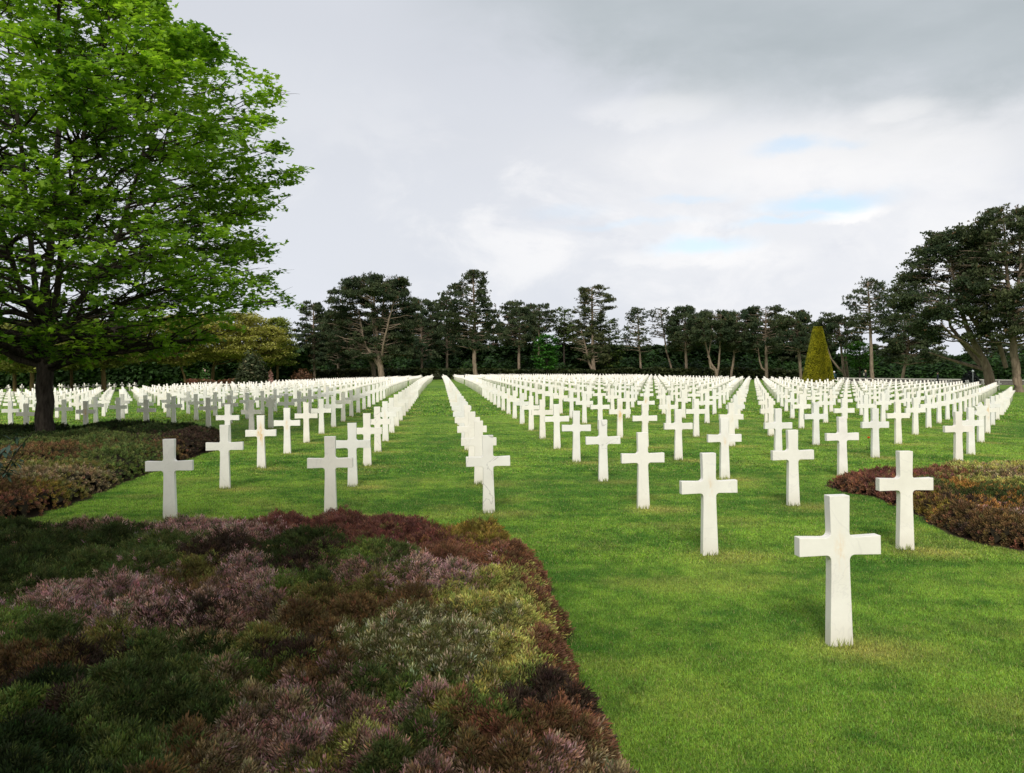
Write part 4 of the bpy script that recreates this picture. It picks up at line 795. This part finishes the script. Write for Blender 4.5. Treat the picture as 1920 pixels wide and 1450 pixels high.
# far trees that close the wood behind
protoB = [pine('background_pine', 'dark pine in the back of the wood behind the domed pine', 700, 186, [(590, 15, 15), (610, 35, 35), (650, 42, 42), (700, 30, 30)], [[(700, 716, 2.5), (700, 600, .8)]], 46, 401, tuft=.6, per=3, group='background pines'),
          pine('background_pine', 'dark pine in the back of the wood behind the aisle end', 820, 188, [(585, 20, 15), (605, 35, 30), (650, 40, 38), (700, 30, 30)], [[(820, 716, 2.5), (820, 600, .8)]], 46, 402, tuft=.6, per=3, group='background pines')]
bt = [(612, 188, 'left end of the wood'), (655, 184, 'bushy dark pine'), (760, 188, 'pine filling the gap'), (870, 186, 'aisle pine'), (925, 186, 'space right of the aisle pine'), (985, 190, 'short trunked pine'), (1075, 184, 'gap left of the tiered pine'), (1300, 184, 'dense dark pine'), (1350, 190, 'umbrella shaped pine'), (1410, 186, 'wide spreading pine'), (1465, 182, 'gap left of the clipped yew'), (1520, 176, 'clipped yew'), (1660, 168, 'slim straight pine'), (1900, 150, 'massive upright pine'), (1850, 156, 'great leaning pine')]
for i, (x, w, wh) in enumerate(bt):
    pr = protoB[i % 2]; X, Yy, Z = base_at(x, w); o = copy_tree(pr); o.location = (X, Yy, Z-.1); s = (.92+.1*((i*7) % 3)/2)*w/188; hh = (.9, .8, .97, .86)[i % 4]
    if x > 1600: hh = .62
    if x in (1300, 1350, 1410): hh = .92
    o.scale = (s, s, s*hh); o.rotation_euler = (0, 0, i*1.7); tag(o, f'dark pine in the back of the wood behind the {wh}', 'tree', 'background pines')
def hedge(name, label, x0, x1, w, yt, cols, seed, n, leaf, thick=2.0):
    r = np.random.default_rng(seed); A = at(x0, 700, w); B = at(x1, 700, w); t = r.uniform(size=n); X = A[0]+(B[0]-A[0])*t; Yy = w+r.uniform(-1, 1, n)*thick; Z0 = ground(X, Yy)
    top = EYE-(yt-Y0+.011*(x0-960+(x1-x0)*t))*w/F; top = top+(fbm(X*.35, Yy*.2, seed, 3)-.5)*1.1; zz = r.uniform(size=n)**.7
    P = np.stack([X, Yy, Z0+(top-Z0)*zz], -1); T, Ft = leaf_template(); cl = fbm(X*.6, P[:, 2]*.9, seed, 3)[:, None]; q = np.clip(r.uniform(size=(n, 1))*.5+1.4*(cl-.4), 0, 1)
    C = (np.array(cols[0])*(1-q)+np.array(cols[1])*q)*r.uniform(.7, 1.3, (n, 1)); Rm = rot_zt(r.uniform(0, 6.28, n), np.abs(r.normal(.5, .6, n)), r.uniform(0, 6.28, n))
    V, Fs, CC = scatter(T, Ft, P, Rm, leaf*r.uniform(.6, 1.3, n), np.ones((len(T), 3)), C); c = np.array([A[0], w, float(ground(A[0], w))])
    tag(mkmesh(name, V-c, Fs, M_broad, CC, False, None, c), label, 'hedge')
hedge('tall_hedge', 'tall dark green hedge behind the far left rows of crosses', -80, 575, 146, 655, ((.016, .035, .010), (.04, .09, .02)), 501, 34000, .85, 3)
hedge('low_hedge', 'low olive hedge along the foot of the wood beyond the last crosses', 575, 1560, 158, 692, ((.03, .042, .015), (.075, .09, .03)), 502, 22000, .5, 1.5)
hedge('azalea_hedge', 'low hedge with red azalea bloom behind the left crosses', 352, 450, 108, 712.5, ((.05, .06, .02), (.26, .10, .07)), 503, 1500, .25, 1)
hedge('back_hedge', 'dark thicket beyond the stone wall on the right', 1540, 2010, 158, 668, ((.014, .032, .010), (.04, .085, .02)), 504, 26000, .9, 3)
hedge('back_thicket', 'dark thicket closing the wood behind the pines', 540, 1560, 182, 650, ((.012, .028, .010), (.032, .065, .018)), 505, 42000, 1.1, 3)

# clipped yew
def topiary():
    r = np.random.default_rng(600); X, Yy, Z = base_at(1534, 84); root = empty('clipped_yew', (X, Yy, Z)); tag(root, 'golden yew clipped into a tall blunt cone among the crosses', 'topiary')
    H = at(1534, 615, 84)[2]-Z; n = 15000; z = r.uniform(size=n)*H; pr = np.interp(z/H, [0, .15, .5, .93, .985, 1.0], [1.62, 1.56, 1.12, .53, .42, .10]); a = r.uniform(0, 6.283, n)
    top = r.uniform(size=n) < .03; rr_ = pr*(1+.035*(fbm(a*4, z*2.5, 4, 3)-.5)*2)*r.uniform(.9, 1.0, n); rr_[top] = .43*r.uniform(size=top.sum())**.5; z[top] = H
    P = np.stack([rr_*np.cos(a), rr_*np.sin(a), z], -1); T, Ft = needle_template(7, r); q = np.clip(r.uniform(size=(n, 1))*.7+1.0*(fbm(a*5, z*3, 9, 3)[:, None]-.4), 0, 1)
    C = (np.array((.15, .16, .010))*(1-q)+np.array((.44, .40, .025))*q)*r.uniform(.7, 1.25, (n, 1)); Rm = rot_zt(a, np.full(n, 1.1), a)
    V, Fs, CC = scatter(T, Ft, P, Rm, .13*r.uniform(.6, 1.2, n), np.ones((len(T), 3)), C)
    mkmesh('foliage', V, Fs, M_broad, CC, False, root)
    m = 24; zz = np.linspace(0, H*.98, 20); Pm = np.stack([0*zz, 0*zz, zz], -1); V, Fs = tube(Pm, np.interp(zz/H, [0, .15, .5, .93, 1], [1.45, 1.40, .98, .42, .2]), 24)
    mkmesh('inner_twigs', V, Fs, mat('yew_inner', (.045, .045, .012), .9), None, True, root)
    mkmesh('trunk', *tube(np.array([[0, 0, -.2], [0, 0, 1.0]]), [.15, .12], 8), M_bark, None, True, root)
topiary()

# stone wall on the right
def wall():
    m = mat('wall_stone', (.12, .11, .10), .9); N, L, b = nodes(m); br = N.new('ShaderNodeTexBrick'); tcn = N.new('ShaderNodeTexCoord'); mp = N.new('ShaderNodeMapping'); mp.inputs['Rotation'].default_value = (rad(90), 0, 0); L.new(tcn.outputs['Object'], mp.inputs[0]); L.new(mp.outputs[0], br.inputs[0])
    br.inputs['Color1'].default_value = (.13, .12, .105, 1); br.inputs['Color2'].default_value = (.08, .075, .068, 1); br.inputs['Mortar'].default_value = (.05, .048, .045, 1); br.inputs['Scale'].default_value = 2.2; L.new(br.outputs[0], b.inputs['Base Color'])
    mc = mat('wall_coping', (.30, .29, .26), .85)
    xs = np.linspace(1572, 2000, 40); w = 112.0; P = []
    for x in xs: cx = (x-960)*w/F; P.append([cx, w, EYE-(pc(x, 708.2+(x-1572)*.012)[1])*w/F])
    P = np.array(P); g_ = ground(P[:, 0], P[:, 1])-.4; o = P[0].copy(); root = empty('stone_wall', o); tag(root, 'low dark stone wall with pale coping behind the right-hand crosses', 'wall')
    def strip(z0, z1, t0, nm, mt):
        V = []; n = len(P)
        for i in range(n): V += [[P[i, 0], w-t0, z0[i]], [P[i, 0], w-t0, z1[i]], [P[i, 0], w+t0, z1[i]], [P[i, 0], w+t0, z0[i]]]
        V = np.array(V)-o; Fq = []
        for i in range(n-1):
            a, b2 = 4*i, 4*i+4; Fq += [[a, b2, b2+1, a+1], [a+1, b2+1, b2+2, a+2], [a+2, b2+2, b2+3, a+3]]
        Fq += [[0, 1, 2, 3], [4*n-1, 4*n-2, 4*n-3, 4*n-4]]; mkmesh(nm, V, [np.array(Fq)], mt, None, False, root)
    strip(g_, P[:, 2]-.16, .2, 'masonry', m); strip(P[:, 2]-.157, P[:, 2], .28, 'coping', mc)
wall()

# ------------------------------------------------------------------ people on the path
def person(label, x, w, zoff, jacket, hair, face=0.0, pack=True):
    X, Yy, Z = base_at(x, w); root = bpy.data.objects.new('person', None); root.location = (X, Yy, zoff); link(root); root.rotation_euler = (0, 0, face)
    J = [((0, 0, .95), .15), ((0, 0, 1.12), .14), ((0, 0, 1.32), .17), ((0, 0, 1.45), .10), ((0, .0, 1.53), .055), ((0, .01, 1.60), .075), ((0, .01, 1.68), .095), ((0, .01, 1.75), .07),
         ((.19, 0, 1.41), .062), ((.24, .02, 1.14), .05), ((.22, .12, .92), .036), ((-.19, 0, 1.41), .062), ((-.24, .02, 1.14), .05), ((-.22, .10, .92), .036),
         ((.09, 0, .86), .095), ((.10, .08, .48), .07), ((.10, .02, .08), .05), ((.10, .14, .04), .04), ((-.09, 0, .86), .095), ((-.10, -.04, .48), .07), ((-.10, -.16, .10), .05), ((-.10, -.05, .04), .04)]
    E_ = [(0, 1), (1, 2), (2, 3), (3, 4), (4, 5), (5, 6), (6, 7), (2, 8), (8, 9), (9, 10), (2, 11), (11, 12), (12, 13), (0, 14), (14, 15), (15, 16), (16, 17), (0, 18), (18, 19), (19, 20), (20, 21)]
    me = bpy.data.meshes.new('body'); me.from_pydata([j[0] for j in J], E_, []); o = bpy.data.objects.new('body', me); link(o, root)
    sk_ = o.modifiers.new('skin', 'SKIN'); me.skin_vertices[0].data[0].use_root = True
    for i, j in enumerate(J): me.skin_vertices[0].data[i].radius = (j[1], j[1])
    sb = o.modifiers.new('sub', 'SUBSURF'); sb.levels = 1; sb.render_levels = 2
    m = mat('clothes', jacket, .85); N, L, b = nodes(m); tcn = N.new('ShaderNodeTexCoord'); s = N.new('ShaderNodeSeparateXYZ'); L.new(tcn.outputs['Object'], s.inputs[0]); rp = N.new('ShaderNodeValToRGB'); rp.color_ramp.interpolation = 'CONSTANT'
    rp.color_ramp.elements[0].position = 0; rp.color_ramp.elements[0].color = (.02, .022, .03, 1); rp.color_ramp.elements[1].position = .47; rp.color_ramp.elements[1].color = (*jacket, 1)
    e = rp.color_ramp.elements.new(.765); e.color = (.50, .30, .22, 1); d = N.new('ShaderNodeMath'); d.operation = 'DIVIDE'; d.inputs[1].default_value = 2.0; L.new(s.outputs[2], d.inputs[0]); L.new(d.outputs[0], rp.inputs[0]); L.new(rp.outputs[0], b.inputs['Base Color']); me.materials.append(m)
    hm = bpy.data.meshes.new('hair'); bm = bmesh.new(); bmesh.ops.create_icosphere(bm, subdivisions=2, radius=.125); bmesh.ops.translate(bm, verts=bm.verts, vec=(0, -.025, 1.715))
    for v in bm.verts: v.co.z = 1.715+(v.co.z-1.715)*1.0
    bm.to_mesh(hm); bm.free(); hm.materials.append(mat('hair', hair, .7)); ho = bpy.data.objects.new('hair', hm); link(ho, root)
    if pack:
        pm = bpy.data.meshes.new('backpack'); bm = bmesh.new(); bmesh.ops.create_cube(bm, size=1); bmesh.ops.scale(bm, vec=(.30, .18, .44), verts=bm.verts); bmesh.ops.translate(bm, verts=bm.verts, vec=(0, -.22, 1.24)); bmesh.ops.bevel(bm, geom=bm.edges[:], offset=.06, segments=3, affect='EDGES')
        bm.to_mesh(pm); bm.free(); pm.materials.append(mat('canvas', (.28, .28, .22), .9)); po = bpy.data.objects.new('backpack', pm); link(po, root)
    tag(root, label, 'person'); return root
zp = lambda x, ytop, w, h=1.8: float(at(x, ytop, w)[2]-h)
person('walker with fair hair, dark jacket and pale backpack beside the slim pine', 1623, 109.5, zp(1623, 694.5, 109.5), (.025, .02, .025), (.42, .30, .20), -1.9)
person('figure in dark teal with a pale cap beside the clipped yew', 1564, 114, zp(1564, 696.5, 114), (.02, .05, .06), (.70, .72, .75), 2.6, False)
person('dark dressed person on the path left of the leaning pine', 1758, 109, zp(1758, 698, 109), (.015, .018, .03), (.03, .022, .018), 1.2, False)
shrub('black_green_bush', 'very dark bush by the wall left of the leaning pine', 1820, 106, 17, 694, 1200, .3, ((.006, .009, .008), (.014, .02, .016)), 700)
def post():
    X, Yy, Z = base_at(1824, 96); root = empty('slim_post', (X, Yy, Z)); tag(root, 'slim pale post with a rounded white top before the very dark bush', 'post'); zt = float(at(1824, 694, 96)[2])-Z
    mkmesh('shaft', *tube(np.array([[0, 0, -.1], [0, 0, zt*.5], [0, 0, zt-.2]]), [.06, .055, .05], 8), mat('post_paint', (.30, .31, .31), .6), None, True, root)
    mkmesh('cap', *tube(np.array([[0, 0, zt-.26], [0, 0, zt-.2], [0, 0, zt-.1], [0, 0, zt]]), [.07, .13, .14, .05], 10), mat('cap_paint', (.72, .74, .76), .5), None, True, root)
post()

# ------------------------------------------------------------------ small things
def rose():
    X, Yy, Z = 0, 0, 0; gx_, gw_ = gp(1630, 846); Z = float(ground(gx_, gw_)); root = empty('cut_flower', (gx_, gw_, Z)); tag(root, 'single orange flower on a dark stem stuck in the lawn beside a cross', 'flower')
    h = at(1629, 823, gw_)[2]-Z; mkmesh('stem', *tube(np.array([[0, 0, -.02], [.01, 0, h*.5], [-.01, 0, h]]), [.006, .006, .005], 6), mat('stem_green', (.015, .045, .012), .6), None, True, root)
    mb = MB(); r = np.random.default_rng(3)
    for i in range(13):
        a = i*2.4; t = .25+.06*i; L = .045; d = np.array([math.cos(a)*math.sin(t), math.sin(a)*math.sin(t), math.cos(t)]); s = np.array([-math.sin(a), math.cos(a), 0])*.022; b = np.array([-.01, 0, h]); mb.add([b, b+d*L*.6-s, b+d*L*1.1-s*.4, b+d*L*1.1+s*.4, b+d*L*.6+s], [np.array([[0, 1, 2, 3, 4]])])
    mb.build('petals', mat('petal_orange', (.80, .16, .02), .5), root)
    lb = MB()
    for (a, z) in ((2.9, .30), (.3, .42), (3.3, .16), (2.6, .1)):
        d = np.array([math.cos(a), math.sin(a), .25]); s = np.array([-math.sin(a), math.cos(a), 0])*.016; b = np.array([0, 0, h*z]); lb.add([b, b+d*.045-s, b+d*.085+np.array([0, 0, -.02]), b+d*.045+s], [np.array([[0, 1, 2, 3]])])
    lb.build('leaf', mat('leaf_dark', (.015, .05, .015), .5), root)
rose()
def stake():
    gx_, gw_ = gp(1801, 938); w = gw_; p0 = at(1802, 932, w); p1 = at(1800, 891, w); o = mkmesh('bamboo_stake', *tube(np.array([p0-np.array([0, 0, .25]), (p0+p1)/2, p1])-p0, [.007, .007, .006], 7), mat('bamboo', (.42, .32, .12), .6), None, True, None, p0)
    tag(o, 'thin yellow bamboo stake standing in the right-hand heather bed', 'stake')
stake()
# leathery shrub at the left edge
def leathery():
    r = np.random.default_rng(812); mleaf = leafmat('leathery_leaves', .15, .35, .5)
    gx_, gw_ = -6.9, 10.7; Z = float(ground(gx_, gw_)); root = empty('leathery_shrub', (gx_, gw_, Z)); tag(root, 'dark grey-green long leaved shrub at the left edge of the photo', 'shrub'); wd = MB(); P = []; A_ = []; 
    for i, (tx, ty) in enumerate([(60, 812), (30, 818), (-10, 815), (15, 835), (45, 850), (-30, 840), (5, 870)]):
        tip = at(tx, ty, gw_+r.normal(0, .15))-np.array([gx_, gw_, Z]); b = np.array([r.normal(-.25, .12), r.normal(0, .1), 0]); pts = bez(b, (b+tip)/2+np.array([-.08, 0, .1]), tip, 8); wd.add(*tube(pts, np.linspace(.013, .004, 8), 5))
        for j in range(26):
            t = .12+.88*r.uniform(); q = pts[int(t*7*.999)]*(1-(t*7) % 1)+pts[min(7, int(t*7*.999)+1)]*((t*7) % 1); P.append(q); A_.append(r.uniform(0, 6.28))
    wd.build('stems', M_bark, root, True); P = np.array(P); A_ = np.array(A_); N = len(P)
    T = np.array([(0, 0, 0), (.3, -.13, .02), (.62, -.15, .0), (1, 0, -.16), (.62, .15, 0), (.3, .13, .02), (.5, 0, -.03)]); Ft = [np.array([[0, 1, 6, 5], [1, 2, 6, 6]])[:1], np.array([[1, 2, 6], [2, 3, 6], [3, 4, 6], [4, 5, 6]])]
    C = np.array((.035, .065, .045))*r.uniform(.6, 1.7, (N, 1)); Rm = rot_zt(A_, r.normal(.25, .4, N), A_)
    V, Fs, CC = scatter(T, Ft, P, Rm, .15*r.uniform(.7, 1.2, N), np.ones((7, 3)), C); mkmesh('foliage', V, Fs, mleaf, CC, False, root)
leathery()
print('cells', len(cells), 'individual', len(ind), 'rest', len(rest))
